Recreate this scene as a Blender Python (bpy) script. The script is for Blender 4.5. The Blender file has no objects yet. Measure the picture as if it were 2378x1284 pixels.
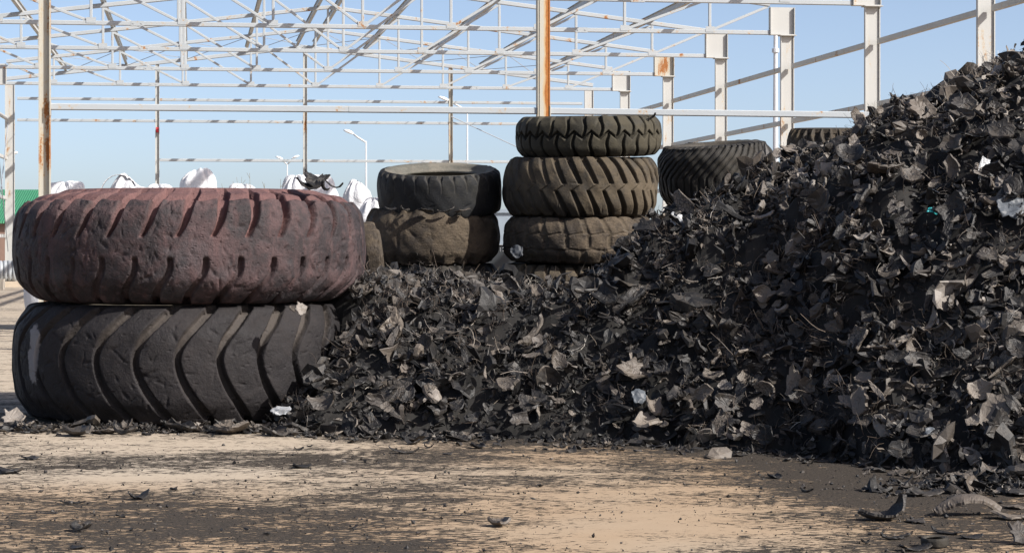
import bpy, math, random
import numpy as np
from mathutils import Vector, Matrix, noise as mnoise

# ------------------------------------------------------------------ camera, world, sun
S = bpy.context.scene
COL = S.collection
F, HC, HX, HY = 5000.0, 1.2, 1189.0, 557.0      # focal length in photo pixels, eye height, horizon
cam = bpy.data.objects.new('camera', bpy.data.cameras.new('camera'))
COL.objects.link(cam)
cam.location = (0, 0, HC)
cam.rotation_euler = (math.radians(90), 0, 0)
cam.data.sensor_width = 36
cam.data.lens = 36 * F / 2378
cam.data.shift_y = -(642 - HY) / 2378
cam.data.clip_start = 0.1
cam.data.clip_end = 3000
S.camera = cam
SUN_AZ, SUN_EL = 60.0, 37.0                      # azimuth from -Y towards +X
L = Vector((math.sin(math.radians(SUN_AZ)) * math.cos(math.radians(SUN_EL)),
            -math.cos(math.radians(SUN_AZ)) * math.cos(math.radians(SUN_EL)),
            math.sin(math.radians(SUN_EL))))
W = bpy.data.worlds.new('World')
S.world = W
W.use_nodes = True
nt = W.node_tree
sky = nt.nodes.new('ShaderNodeTexSky')
sky.sky_type = 'NISHITA'
sky.sun_disc = False
sky.sun_elevation = math.radians(SUN_EL)
sky.sun_rotation = math.atan2(L.x, L.y)
sky.air_density = 0.5
sky.dust_density = 1.6
sky.ozone_density = 2.6
_tc = nt.nodes.new('ShaderNodeTexCoord')
_ad = nt.nodes.new('ShaderNodeVectorMath'); _ad.inputs[1].default_value = (0, 0, 0.012)
_no = nt.nodes.new('ShaderNodeVectorMath'); _no.operation = 'NORMALIZE'
nt.links.new(_tc.outputs['Generated'], _ad.inputs[0]); nt.links.new(_ad.outputs[0], _no.inputs[0]); nt.links.new(_no.outputs[0], sky.inputs[0])
_tint = nt.nodes.new('ShaderNodeVectorMath'); _tint.operation = 'MULTIPLY'; _tint.inputs[1].default_value = (1.29, 1.13, 0.97)
nt.links.new(sky.outputs[0], _tint.inputs[0])
nt.links.new(_tint.outputs[0], nt.nodes['Background'].inputs[0])
nt.nodes['Background'].inputs[1].default_value = 0.125
sun = bpy.data.objects.new('sun', bpy.data.lights.new('sun', 'SUN'))
COL.objects.link(sun)
sun.data.energy = 5.0
sun.data.angle = math.radians(0.5)
sun.data.color = (1.0, 0.955, 0.895)
sun.rotation_euler = L.to_track_quat('Z', 'Y').to_euler()
S.view_settings.view_transform = 'Standard'
S.view_settings.look = 'None'
S.view_settings.exposure = 0.70
S.view_settings.gamma = 1.0
S.cycles.max_bounces = 6

rng = np.random.default_rng(7)
random.seed(7)


def P(px, py, D):
    """the world point that lies D metres ahead at this photo pixel (used for measuring positions)"""
    return ((px - HX) / F * D, D, HC + (HY - py) / F * D)


# ------------------------------------------------------------------ mesh helpers
def mesh_obj(name, V, Fc, mat, parent=None, smooth=False, attrs=None, loc=None):
    me = bpy.data.meshes.new(name)
    V = np.asarray(V, dtype=np.float32)
    if isinstance(Fc, np.ndarray):
        Fc = [Fc]
    if isinstance(Fc, list) and len(Fc) and isinstance(Fc[0], np.ndarray):
        loops = np.concatenate([f.reshape(-1) for f in Fc]).astype(np.int32)
        sizes = np.concatenate([np.full(len(f), f.shape[1]) for f in Fc]).astype(np.int32)
    else:
        loops = np.array([i for f in Fc for i in f], dtype=np.int32)
        sizes = np.array([len(f) for f in Fc], dtype=np.int32)
    me.vertices.add(len(V))
    me.vertices.foreach_set('co', V.reshape(-1))
    me.loops.add(len(loops))
    me.loops.foreach_set('vertex_index', loops)
    me.polygons.add(len(sizes))
    starts = np.concatenate([[0], np.cumsum(sizes)[:-1]]).astype(np.int32)
    me.polygons.foreach_set('loop_start', starts)
    me.polygons.foreach_set('loop_total', sizes)
    me.polygons.foreach_set('use_smooth', np.full(len(sizes), bool(smooth)))
    if attrs:
        for k, a in attrs.items():
            at = me.attributes.new(k, 'FLOAT', 'POINT')
            at.data.foreach_set('value', np.asarray(a, dtype=np.float32))
    me.update(calc_edges=True)
    me.validate()
    if mat:
        me.materials.append(mat)
    o = bpy.data.objects.new(name, me)
    COL.objects.link(o)
    if parent:
        o.parent = parent
    if loc:
        o.location = loc
    return o


def tag(o, label=None, cat=None, group=None, kind=None):
    if label: o['label'] = label
    if cat: o['category'] = cat
    if group: o['group'] = group
    if kind: o['kind'] = kind
    return o


def empty(name, loc=(0, 0, 0), rot=(0, 0, 0), label=None, cat=None, group=None):
    o = bpy.data.objects.new(name, None)
    COL.objects.link(o)
    o.location = loc
    o.rotation_euler = rot
    o.empty_display_size = 0.1
    return tag(o, label, cat, group)


class MB:
    def __init__(s):
        s.v = []; s.f = []

    def add(s, V, Fc):
        n = len(s.v)
        s.v.extend([tuple(p) for p in V])
        s.f.extend([tuple(i + n for i in f) for f in Fc])
        return s

    def box(s, c, d, bev=0.0, M=None):
        x, y, z = d[0] / 2, d[1] / 2, d[2] / 2
        pts = [Vector((sx * x, sy * y, sz * z)) for sz in (-1, 1) for sy in (-1, 1) for sx in (-1, 1)]
        if M: pts = [M @ p for p in pts]
        pts = [p + Vector(c) for p in pts]
        return s.add(pts, [(0, 2, 3, 1), (4, 5, 7, 6), (0, 1, 5, 4), (2, 6, 7, 3), (0, 4, 6, 2), (1, 3, 7, 5)])

    def prism(s, prof, p0, p1, up=(0, 0, 1)):
        """extrude a closed 2-D profile (u across, w along up) from p0 to p1"""
        p0 = Vector(p0); p1 = Vector(p1)
        d = (p1 - p0).normalized()
        u = Vector(up)
        a = d.cross(u)
        if a.length < 1e-5: a = d.cross(Vector((0, 1, 0)))
        a.normalize()
        b = a.cross(d).normalized()
        n = len(prof)
        V = [p0 + a * q[0] + b * q[1] for q in prof] + [p1 + a * q[0] + b * q[1] for q in prof]
        Fc = [(i, (i + 1) % n, (i + 1) % n + n, i + n) for i in range(n)]
        Fc += [tuple(range(n - 1, -1, -1)), tuple(range(n, 2 * n))]
        return s.add(V, Fc)

    def bar(s, p0, p1, w, h=None, up=(0, 0, 1)):
        h = h or w
        b = min(w, h) * 0.12
        x, y = w / 2, h / 2
        pr = [(-x + b, -y), (x - b, -y), (x, -y + b), (x, y - b), (x - b, y), (-x + b, y), (-x, y - b), (-x, -y + b)]
        return s.prism(pr, p0, p1, up)

    def ibeam(s, p0, p1, w, h, t=0.012, up=(0, 0, 1)):
        x, y = w / 2, h / 2
        pr = [(-x, -y), (x, -y), (x, -y + t), (t / 2, -y + t), (t / 2, y - t), (x, y - t), (x, y), (-x, y),
              (-x, y - t), (-t / 2, y - t), (-t / 2, -y + t), (-x, -y + t)]
        n = len(pr)
        p0 = Vector(p0); p1 = Vector(p1)
        d = (p1 - p0).normalized(); a = d.cross(Vector(up))
        if a.length < 1e-5: a = d.cross(Vector((0, 1, 0)))
        a.normalize(); b = a.cross(d).normalized()
        V = [p0 + a * q[0] + b * q[1] for q in pr] + [p1 + a * q[0] + b * q[1] for q in pr]
        Fc = [(i, (i + 1) % n, (i + 1) % n + n, i + n) for i in range(n)]
        for base, fl in ((0, 1), (n, 0)):
            for q in ((0, 1, 2, 11), (5, 6, 7, 8), (3, 4, 9, 10)):
                q = tuple(base + k for k in q)
                Fc.append(q[::-1] if fl else q)
        return s.add(V, Fc)

    def tube(s, pts, rad, n=8):
        pts = [Vector(p) for p in pts]
        rs = rad if isinstance(rad, (list, tuple)) else [rad] * len(pts)
        rings = []
        base = len(s.v)
        pa = None
        for i, p in enumerate(pts):
            d = (pts[min(i + 1, len(pts) - 1)] - pts[max(i - 1, 0)]).normalized()
            if pa is None:
                a = d.cross(Vector((0.13, 0.21, 1)))
                if a.length < 1e-3: a = d.cross(Vector((0, 1, 0)))
            else:
                a = pa - d * pa.dot(d)
            a.normalize(); pa = a
            b = d.cross(a)
            for k in range(n):
                t = 2 * math.pi * k / n
                s.v.append(tuple(p + (a * math.cos(t) + b * math.sin(t)) * rs[i]))
        for i in range(len(pts) - 1):
            for k in range(n):
                s.f.append((base + i * n + k, base + i * n + (k + 1) % n, base + (i + 1) * n + (k + 1) % n, base + (i + 1) * n + k))
        s.f.append(tuple(base + k for k in range(n - 1, -1, -1)))
        s.f.append(tuple(base + (len(pts) - 1) * n + k for k in range(n)))
        return s

    def build(s, name, mat, parent=None, smooth=False, loc=None):
        return mesh_obj(name, np.array(s.v), s.f, mat, parent, smooth, loc=loc)


# ------------------------------------------------------------------ materials
class NT:
    def __init__(s, name):
        s.m = bpy.data.materials.new(name)
        s.m.use_nodes = True
        s.t = s.m.node_tree
        s.b = s.t.nodes['Principled BSDF']

    def n(s, typ, **kw):
        nd = s.t.nodes.new(typ)
        for k, v in kw.items(): setattr(nd, k, v)
        return nd

    def put(s, sock, v):
        if hasattr(v, 'is_linked') or hasattr(v, 'links'): s.t.links.new(v, sock)
        else: sock.default_value = v if not (isinstance(v, tuple) and len(v) == 3 and sock.type == 'RGBA') else v + (1,)

    def math(s, op, a, b=0.0, clamp=False):
        nd = s.n('ShaderNodeMath', operation=op); nd.use_clamp = clamp
        s.put(nd.inputs[0], a); s.put(nd.inputs[1], b)
        return nd.outputs[0]

    def pos(s, kind='world'):
        if kind == 'world': return s.n('ShaderNodeNewGeometry').outputs['Position']
        return s.n('ShaderNodeTexCoord').outputs['Object']

    def map(s, vec, scale=(1, 1, 1), loc=(0, 0, 0), rot=(0, 0, 0)):
        nd = s.n('ShaderNodeMapping')
        s.put(nd.inputs[0], vec)
        nd.inputs['Scale'].default_value = scale; nd.inputs['Location'].default_value = loc
        nd.inputs['Rotation'].default_value = rot
        return nd.outputs[0]

    def noise(s, vec, scale, detail=4, rough=0.55, dist=0.0):
        nd = s.n('ShaderNodeTexNoise')
        s.put(nd.inputs['Vector'], vec)
        nd.inputs['Scale'].default_value = scale; nd.inputs['Detail'].default_value = detail
        nd.inputs['Roughness'].default_value = rough; nd.inputs['Distortion'].default_value = dist
        return nd.outputs['Fac']

    def voro(s, vec, scale, feature='F1', out='Distance', rand=1.0):
        nd = s.n('ShaderNodeTexVoronoi', feature=feature)
        s.put(nd.inputs['Vector'], vec)
        nd.inputs['Scale'].default_value = scale
        nd.inputs['Randomness'].default_value = rand
        return nd.outputs[out]

    def step(s, v, a, b):
        nd = s.n('ShaderNodeMapRange', interpolation_type='SMOOTHSTEP')
        s.put(nd.inputs[0], v)
        nd.inputs[1].default_value = a; nd.inputs[2].default_value = b
        return nd.outputs[0]

    def mix(s, f, a, b):
        nd = s.n('ShaderNodeMix', data_type='RGBA')
        s.put(nd.inputs[0], f); s.put(nd.inputs[6], a); s.put(nd.inputs[7], b)
        return nd.outputs[2]

    def attr(s, name):
        return s.n('ShaderNodeAttribute', attribute_name=name).outputs['Fac']

    def ramp(s, f, stops):
        nd = s.n('ShaderNodeValToRGB')
        s.put(nd.inputs[0], f)
        e = nd.color_ramp.elements
        while len(e) < len(stops): e.new(0.5)
        for i, (p, c) in enumerate(stops):
            e[i].position = p; e[i].color = c + (1,)
        return nd.outputs[0]

    def bump(s, h, strength, dist, prev=None):
        nd = s.n('ShaderNodeBump')
        s.put(nd.inputs['Height'], h)
        nd.inputs['Strength'].default_value = strength; nd.inputs['Distance'].default_value = dist
        if prev is not None: s.put(nd.inputs['Normal'], prev)
        return nd.outputs[0]

    def done(s, col, rough=0.8, normal=None, spec=0.3, metal=0.0):
        s.put(s.b.inputs['Base Color'], col)
        s.put(s.b.inputs['Roughness'], rough)
        s.put(s.b.inputs['Specular IOR Level'], spec)
        s.put(s.b.inputs['Metallic'], metal)
        if normal is not None: s.put(s.b.inputs['Normal'], normal)
        return s.m


def steel_mat(name, base, rust_lo=0.62, streak=True, amount=1.0):
    t = NT(name)
    p = t.pos()
    n1 = t.noise(t.map(p, (1, 1, 0.22 if streak else 1)), 5.0, 7, 0.65)
    n2 = t.noise(p, 38, 5, 0.7)
    f = t.math('ADD', t.math('MULTIPLY', n1, 0.8), t.math('MULTIPLY', n2, 0.2))
    mask = t.step(f, rust_lo, rust_lo + 0.05)
    mask2 = t.math('MULTIPLY', t.step(f, rust_lo - 0.04, rust_lo + 0.02), 0.45)
    rust = t.mix(t.noise(p, 60, 4), (0.10, 0.035, 0.015), (0.42, 0.17, 0.045))
    dirt = t.mix(t.noise(t.map(p, (1, 1, 0.3)), 2.0, 5), base, tuple(c * 0.86 for c in base))
    c = t.mix(mask2, dirt, (0.42, 0.31, 0.16))
    c = t.mix(mask, c, rust)
    return t.done(c, t.math('ADD', 0.45, t.math('MULTIPLY', mask, 0.4)), t.bump(n2, 0.25, 0.004), 0.4)


M_STEEL = steel_mat('painted_steel_cream', (0.43, 0.435, 0.42), 0.585)
M_STEELW = steel_mat('painted_steel_white', (0.37, 0.40, 0.42), 0.60, False)
M_STEELR = steel_mat('painted_steel_rusting', (0.41, 0.395, 0.345), 0.525)


def rust_column_mat():
    t = NT('painted_steel_heavy_rust')
    p = t.pos('object')
    sx = t.n('ShaderNodeSeparateXYZ'); t.put(sx.inputs[0], p)
    n1 = t.noise(t.map(p, (1, 1, 0.25)), 9, 7, 0.7)
    n3 = t.noise(t.map(p, (1, 1, 0.5)), 1.3, 3, 0.5)
    side = t.step(sx.outputs[0], -0.03, 0.05)
    f = t.math('ADD', t.math('MULTIPLY', side, 0.30), t.math('ADD', t.math('MULTIPLY', n1, 0.55), t.math('MULTIPLY', n3, 0.35)))
    m = t.step(f, 0.58, 0.70)
    h = t.math('MULTIPLY', t.step(f, 0.46, 0.62), 0.7)
    c = t.mix(h, (0.41, 0.395, 0.34), (0.48, 0.30, 0.11))
    c = t.mix(m, c, t.mix(t.noise(p, 40, 5), (0.16, 0.05, 0.015), (0.46, 0.17, 0.03)))
    return t.done(c, 0.7, t.bump(n1, 0.3, 0.004), 0.3)


M_RUSTCOL = rust_column_mat()


def plain(name, col, rough=0.7, var=0.15, scale=8, spec=0.3, metal=0.0, bumpd=0.003):
    t = NT(name)
    n = t.noise(t.pos(), scale, 6, 0.6)
    c = t.mix(n, tuple(x * (1 - var) for x in col), tuple(min(1, x * (1 + var)) for x in col))
    return t.done(c, rough, t.bump(n, 0.3, bumpd), spec, metal)


def rubber_mat(name, top, floor_, dust, dust_amt=0.5, bump=0.5, gouge=14.0, lo=0.45, wrinkle=False, stain=None, runs=False):
    """tyre rubber: worn block tops, mud lying in the grooves, dust in blotches"""
    t = NT(name)
    p = t.pos('object')
    g = t.attr('groove')
    n1 = t.noise(p, 2.2, 5, 0.6)
    n2 = t.noise(p, 11, 6, 0.65)
    n3 = t.noise(p, 70, 4, 0.7)
    d = t.step(t.math('ADD', t.math('MULTIPLY', n1, 0.6), t.math('MULTIPLY', n2, 0.4)), lo, lo + 0.16)
    c = t.mix(t.step(n2, 0.35, 0.7), top, tuple(x * 0.6 for x in top))
    c = t.mix(t.math('MULTIPLY', d, dust_amt), c, dust)
    # scuffs: horizontal scrapes
    sc = t.noise(t.map(p, (1, 1, 7)), 9, 5, 0.75)
    c = t.mix(t.math('MULTIPLY', t.step(sc, 0.60, 0.70), 0.35), c, dust)
    if runs:
        rn = t.noise(t.map(p, (4.5, 4.5, 0.7)), 2.4, 6, 0.7)
        c = t.mix(t.math('MULTIPLY', t.step(rn, 0.48, 0.66), 0.45), c, runs)
        c = t.mix(t.math('MULTIPLY', t.step(t.noise(p, 3.1, 3), 0.56, 0.66), 0.3), c, (0.070, 0.072, 0.078))
    c = t.mix(t.math('MULTIPLY', g, t.math('ADD', 0.35, t.math('MULTIPLY', n2, 0.7), True)), c, floor_)
    c = t.mix(t.math('MULTIPLY', t.step(n3, 0.55, 0.7), 0.25), c, tuple(x * 1.6 for x in dust))
    if stain:
        for (sxx, syy, szz, rr, colr) in stain:
            dv = t.n('ShaderNodeVectorMath', operation='SUBTRACT')
            t.put(dv.inputs[0], p); dv.inputs[1].default_value = (sxx, syy, szz)
            sc2 = t.map(dv.outputs[0], rr)
            ln = t.n('ShaderNodeVectorMath', operation='LENGTH'); t.put(ln.inputs[0], sc2)
            mm = t.math('SUBTRACT', 1.0, t.step(t.math('ADD', ln.outputs['Value'], t.math('MULTIPLY', t.math('SUBTRACT', n2, 0.5), 1.6)), 0.8, 1.05))
            c = t.mix(t.math('MULTIPLY', mm, 0.8), c, colr)
    nb = t.bump(n3, bump * 0.8, 0.006)
    nb = t.bump(n2, bump, 0.02, nb)
    v = t.voro(t.map(p, (1, 1, 1.8)), gouge)
    pits = t.step(v, 0.05, 0.22)
    nb = t.bump(pits, bump * 0.6, 0.010, nb)
    if wrinkle:
        w = t.noise(t.map(p, (1, 1, 5.5)), 6, 6, 0.6, 1.2)
        ridge = t.math('ABSOLUTE', t.math('SUBTRACT', w, 0.5))
        nb = t.bump(t.step(ridge, 0.0, 0.05), 0.5, 0.010, nb)
    return t.done(c, t.math('ADD', 0.62, t.math('MULTIPLY', d, 0.25)), nb, 0.16)


# ------------------------------------------------------------------ ground
def smooth(a, b, x):
    t = np.clip((x - a) / (b - a), 0, 1)
    return t * t * (3 - 2 * t)


def vnoise(x, y, seed=0):
    """smooth value noise on arrays"""
    r = np.random.default_rng(seed).random((256, 256))
    xi = np.floor(x).astype(int); yi = np.floor(y).astype(int)
    fx = x - xi; fy = y - yi
    fx = fx * fx * (3 - 2 * fx); fy = fy * fy * (3 - 2 * fy)
    g = lambda i, j: r[i & 255, j & 255]
    return (g(xi, yi) * (1 - fx) + g(xi + 1, yi) * fx) * (1 - fy) + (g(xi, yi + 1) * (1 - fx) + g(xi + 1, yi + 1) * fx) * fy


def fnoise(x, y, seed=0, octs=4):
    s = 0; a = 0.5
    for k in range(octs):
        s = s + a * vnoise(x * 2 ** k, y * 2 ** k, seed + k); a *= 0.5
    return s / (1 - 0.5 ** octs)


YB_X = [-6, -1.6, -1.19, -0.23, 0.79, 1.69, 2.03, 2.58, 3.4, 9]
YB_Y = [13.6, 13.5, 13.2, 13.1, 12.7, 11.9, 11.2, 10.75, 10.2, 10.0]


def dirt_at(x, y):
    """how thickly black crumb lies on the yard, 0..1"""
    yb = np.interp(x, YB_X, YB_Y)
    d = 0.475 + 0.0 * x
    d = d + 0.45 * np.exp(-np.clip(yb - y, 0, 9) / 0.35) * smooth(-1.6, -0.6, x)
    d = d + 0.12 * np.exp(-np.clip(yb - y, 0, 9) / 0.15)
    px = x / y * F + HX
    py = HY + F * HC / y

    def blob(cx, cy, sx, sy, a, tilt=0.0):
        u = (px - cx); v = (py - cy) - tilt * u
        return a * np.exp(-(u / sx) ** 2 - (v / sy) ** 2)
    d = d + blob(2050, 1120, 380, 55, 0.42, 0.05) + blob(420, 1215, 620, 55, 0.22) + blob(150, 1085, 330, 16, 0.15, -0.03)
    d = d + blob(850, 1065, 260, 22, 0.24) + blob(620, 1070, 300, 10, 0.10) + blob(1000, 1150, 330, 30, 0.10, -0.1) + blob(900, 1270, 300, 30, 0.15)
    d = d + blob(2150, 1230, 260, 90, 0.20)
    d = d - blob(330, 1110, 380, 20, 0.20) - blob(450, 1030, 480, 17, 0.22) - blob(1450, 1170, 330, 50, 0.20) - blob(1500, 1240, 400, 35, 0.26)
    d = d - blob(1240, 1085, 400, 14, 0.05)
    # the lane swept by a loader: an arc of cleaner concrete, and its tyre marks
    for k, cx in enumerate((775, 800, 828, 858)):
        d = d - 0.22 * np.exp(-((px - cx - (py - 1050) * (0.25 + 0.05 * k)) / 7.0) ** 2) * smooth(1028, 1036, py) * (1 - smooth(1068, 1082, py))
    d = np.where(y > 15, 0.32 + 0.1 * (y < 17), d)
    return np.clip(d, 0, 1)


def make_ground():
    def axis(lo, hi, step, far):
        mid = np.arange(lo, hi, step)
        ext = [step * 1.5]
        while sum(ext) < far: ext.append(ext[-1] * 1.35)
        e = np.cumsum(ext)
        return np.concatenate([(lo - e)[::-1], mid, mid[-1] + e])
    xs = axis(-3.2, 4.0, 0.04, 700)
    ys = axis(7.4, 17.0, 0.04, 1500)
    X, Y = np.meshgrid(xs, ys)
    near = smooth(-60, -5, X) * (1 - smooth(5, 60, X))
    Z = 0.012 * (fnoise(X * 0.7, Y * 0.7, 3) - 0.5) * near * (Y < 25)
    D = dirt_at(X, np.maximum(Y, 5))
    inside = (np.abs(X) < 12) & (Y > 5) & (Y < 40)
    D = np.where(inside, D, 0.35)
    h, w = X.shape
    V = np.stack([X, Y, Z], -1).reshape(-1, 3)
    i = np.arange(h * w).reshape(h, w)
    Fq = np.stack([i[:-1, :-1], i[:-1, 1:], i[1:, 1:], i[1:, :-1]], -1).reshape(-1, 4)
    t = NT('dusty_concrete')
    p = t.pos()
    d = t.attr('dirt')
    p1 = t.map(p, (0.62, 1.35, 1), (0, 0, 0), (0, 0, 0.12))
    n1 = t.noise(p1, 3.2, 9, 0.68, 0.3)
    n2 = t.noise(p1, 26, 7, 0.75)
    n3 = t.noise(p, 130, 3, 0.7)
    f = t.math('ADD', d, t.math('ADD', t.math('MULTIPLY', t.math('SUBTRACT', n1, 0.5), 1.25), t.math('MULTIPLY', t.math('SUBTRACT', n2, 0.5), 2.3)))
    m = t.step(f, 0.50, 0.55)
    speck = t.math('MULTIPLY', t.step(n3, 0.60, 0.66), t.step(f, 0.25, 0.5))
    m = t.math('MAXIMUM', m, t.math('MULTIPLY', speck, 0.75))
    conc = t.mix(t.noise(p, 1.1, 4), (0.296, 0.2109, 0.1332), (0.3626, 0.2664, 0.1739))
    conc = t.mix(t.step(t.noise(p, 0.35, 3), 0.4, 0.65), conc, (0.3404, 0.2775, 0.2035))
    conc = t.mix(t.math('MULTIPLY', t.noise(p, 9, 6, 0.7), 0.5), conc, (0.2368, 0.1665, 0.1073))
    black = t.mix(t.step(t.noise(p, 75, 5, 0.8), 0.3, 0.7), (0.014, 0.012, 0.010), (0.082, 0.067, 0.053))
    sx = t.n('ShaderNodeSeparateXYZ'); t.put(sx.inputs[0], p)
    pale = t.math('MULTIPLY', t.step(sx.outputs[1], 9.6, 11.4), t.math('SUBTRACT', 1.0, t.step(sx.outputs[0], -1.6, 0.6)))
    conc = t.mix(t.math('MULTIPLY', pale, 0.75), conc, (0.38, 0.3306, 0.266))
    c = t.mix(m, conc, black)
    nb = t.bump(t.math('MULTIPLY', m, t.noise(p, 90, 4, 0.8)), 0.9, 0.012)
    nb = t.bump(n2, 0.25, 0.01, nb)
    mt = t.done(c, 0.9, nb, 0.2)
    g = mesh_obj('ground', V, Fq, mt, smooth=True, attrs={'dirt': D.reshape(-1)})
    tag(g, kind='structure')


make_ground()

# ------------------------------------------------------------------ tyres
def catmull(pts, n):
    pts = np.array(pts, float)
    P0 = np.vstack([2 * pts[0] - pts[1], pts, 2 * pts[-1] - pts[-2]])
    seg = len(pts) - 1
    L_ = np.linalg.norm(np.diff(pts, axis=0), axis=1)
    out = []
    for k in range(seg):
        m = max(2, int(round(n * L_[k] / L_.sum())))
        t = np.linspace(0, 1, m, endpoint=(k == seg - 1))[:, None]
        a, b, c, d = P0[k], P0[k + 1], P0[k + 2], P0[k + 3]
        out.append(0.5 * ((2 * b) + (-a + c) * t + (2 * a - 5 * b + 4 * c - d) * t ** 2 + (-a + 3 * b - 3 * c + d) * t ** 3))
    return np.vstack(out)


def lathe(prof, nth, disp=None):
    """prof (n,2) r,z ; returns V,F and extra; disp(theta,z,s)->(depth m, groove 0..1)"""
    n = len(prof)
    tan = np.gradient(prof, axis=0)
    nor = np.stack([tan[:, 1], -tan[:, 0]], -1)
    nor /= np.linalg.norm(nor, axis=1)[:, None] + 1e-9
    if nor[n // 2, 0] < 0 and disp is not None: nor = -nor
    th = np.linspace(0, 2 * math.pi, nth, endpoint=False)
    T, K = np.meshgrid(th, np.arange(n), indexing='ij')
    r = prof[:, 0][K]; z = prof[:, 1][K]
    g = np.zeros_like(r)
    if disp is not None:
        dep, g = disp(T, z)
        r = r - nor[:, 0][K] * dep
        z = z - nor[:, 1][K] * dep
    V = np.stack([r * np.sin(T), -r * np.cos(T), z], -1).reshape(-1, 3)
    i = np.arange(nth * n).reshape(nth, n)
    j = np.roll(i, -1, axis=0)
    Fq = np.stack([i[:, :-1], j[:, :-1], j[:, 1:], i[:, 1:]], -1).reshape(-1, 4)
    return V, Fq, g.reshape(-1)


def grv(dist, hw, soft):
    return 1 - smooth(hw - soft, hw + soft, np.abs(dist))


def per(T, tc, delta):
    return (T - tc + delta / 2) % delta - delta / 2


def tri(x):
    return np.abs((x % 1.0) * 2 - 1) * 2 - 1


def pat_pink(T, z, R, Wd):
    n = 33; dl = 2 * math.pi / n
    v = z
    te = 0.07
    s = np.clip((v - 0.06) / 0.27, 0, 1.4)
    tc = te + 0.095 * s ** 1.1 + 0.012 * np.sin(s * 5)
    hw = 0.016 + 0.024 * np.clip(s, 0, 1) ** 1.3
    up = grv(per(T, tc, dl) * R, hw, 0.006) * smooth(0.055, 0.075, v)
    s2 = np.clip((-0.075 - v) / 0.28, 0, 1.4)
    tc2 = 0.034 - 0.085 * s2 + 0.02 * np.sin(s2 * 5)
    lowfade = 0.45 + 0.55 * smooth(-0.9, 0.3, np.sin(T))
    lo = grv(per(T, tc2, dl) * R, 0.016 + 0.015 * np.clip(s2, 0, 1), 0.006) * smooth(-0.068, -0.085, v) * lowfade
    lo = lo * (0.55 + 0.45 * np.exp(-((s2 - 0.05) / 0.25) ** 2) + 0.25 * s2)
    band = smooth(0.300, 0.318, v + 0.006 * np.sin(T * 37)) * 0.9
    return np.maximum(up * 0.075, band * 0.028) + np.clip(lo, 0, 1) * 0.055, np.clip(np.maximum(up, band) + lo * 0.2, 0, 1)


def pat_cee(T, z, R, Wd):
    n = 27; dl = 2 * math.pi / n
    dv = (z - 0.045)
    tc = 0.105 + np.where(dv > 0, 0.145, 0.098) * (np.abs(dv) / 0.27) ** 1.75
    hw = 0.019 + 0.014 * smooth(0.0, 0.34, np.abs(dv)) + 0.010 * (dv > 0) * smooth(0, .2, dv)
    g = grv(per(T, tc, dl) * R, hw, 0.006)
    dep = 0.062 * (0.75 + 0.25 * smooth(0.3, 0.0, np.abs(dv)))
    return g * dep, g * (0.35 + 0.55 * smooth(0.0, 0.15, dv))


def pat_notch(T, z, R, Wd):
    n = 30; dl = 2 * math.pi / n
    h = Wd / 2
    tc = 0.02 * np.sin(z / h * 4)
    g = grv(per(T, tc + 0.05, dl) * R, 0.004 + 0.022 * smooth(0.68, 0.98, z / h), 0.005) * smooth(0.15, 0.35, z / h)
    g2 = grv(per(T, tc - 0.04, dl) * R, 0.004, 0.004) * smooth(-0.35, -0.5, z / h) * 0.5
    k = np.clip(g + g2, 0, 1)
    return k * (0.006 + 0.018 * smooth(0.6, 0.95, np.abs(z / h))), k * 0.5


def pat_bald(T, z, R, Wd):
    n = 20; dl = 2 * math.pi / n
    h = Wd / 2
    w = 0.5 + 0.5 * np.sin(T * 3 + 1)
    g = grv(per(T, 0.04 * np.sin(T * 7), dl) * R, 0.012 + 0.05 * smooth(0.5, 0.98, z / h), 0.03) * smooth(0.35, 0.85, z / h)
    g2 = grv(per(T, 0.1 + 0.04 * np.sin(T * 5), dl) * R, 0.04, 0.03) * smooth(-0.5, -0.95, z / h)
    bul = 0.010 * np.sin(T * 4 + z * 3) * np.cos(z / h * 2)
    return g * 0.024 + g2 * 0.02 + bul, g * 0.4


def pat_hex(T, z, R, Wd, n=32, hw=0.013, dep=0.034, ph=0.0):
    dl = 2 * math.pi / n
    h = Wd / 2
    zz = 0.02 + 0.030 * tri((T + ph) / dl) * 1.15 - 0.03 * h
    a = grv(z - zz, hw * 0.8, 0.006)
    s = 0.022 * np.sin((z / h) * 4.5)
    up = grv(per(T + ph, dl / 2 + s + 0.04 * np.clip(z / h, 0, 1), dl) * R, hw * (1 + 0.7 * smooth(.6, 1, z / h)), 0.006) * smooth(0.0, 0.02, z - zz)
    lo = grv(per(T + ph, 0 + s, dl) * R, hw * (1 + 0.7 * smooth(-.6, -1, z / h)), 0.006) * smooth(0.0, -0.02, z - zz)
    g = np.maximum(np.maximum(a, up), lo)
    return g * dep, g * 0.8


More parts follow.
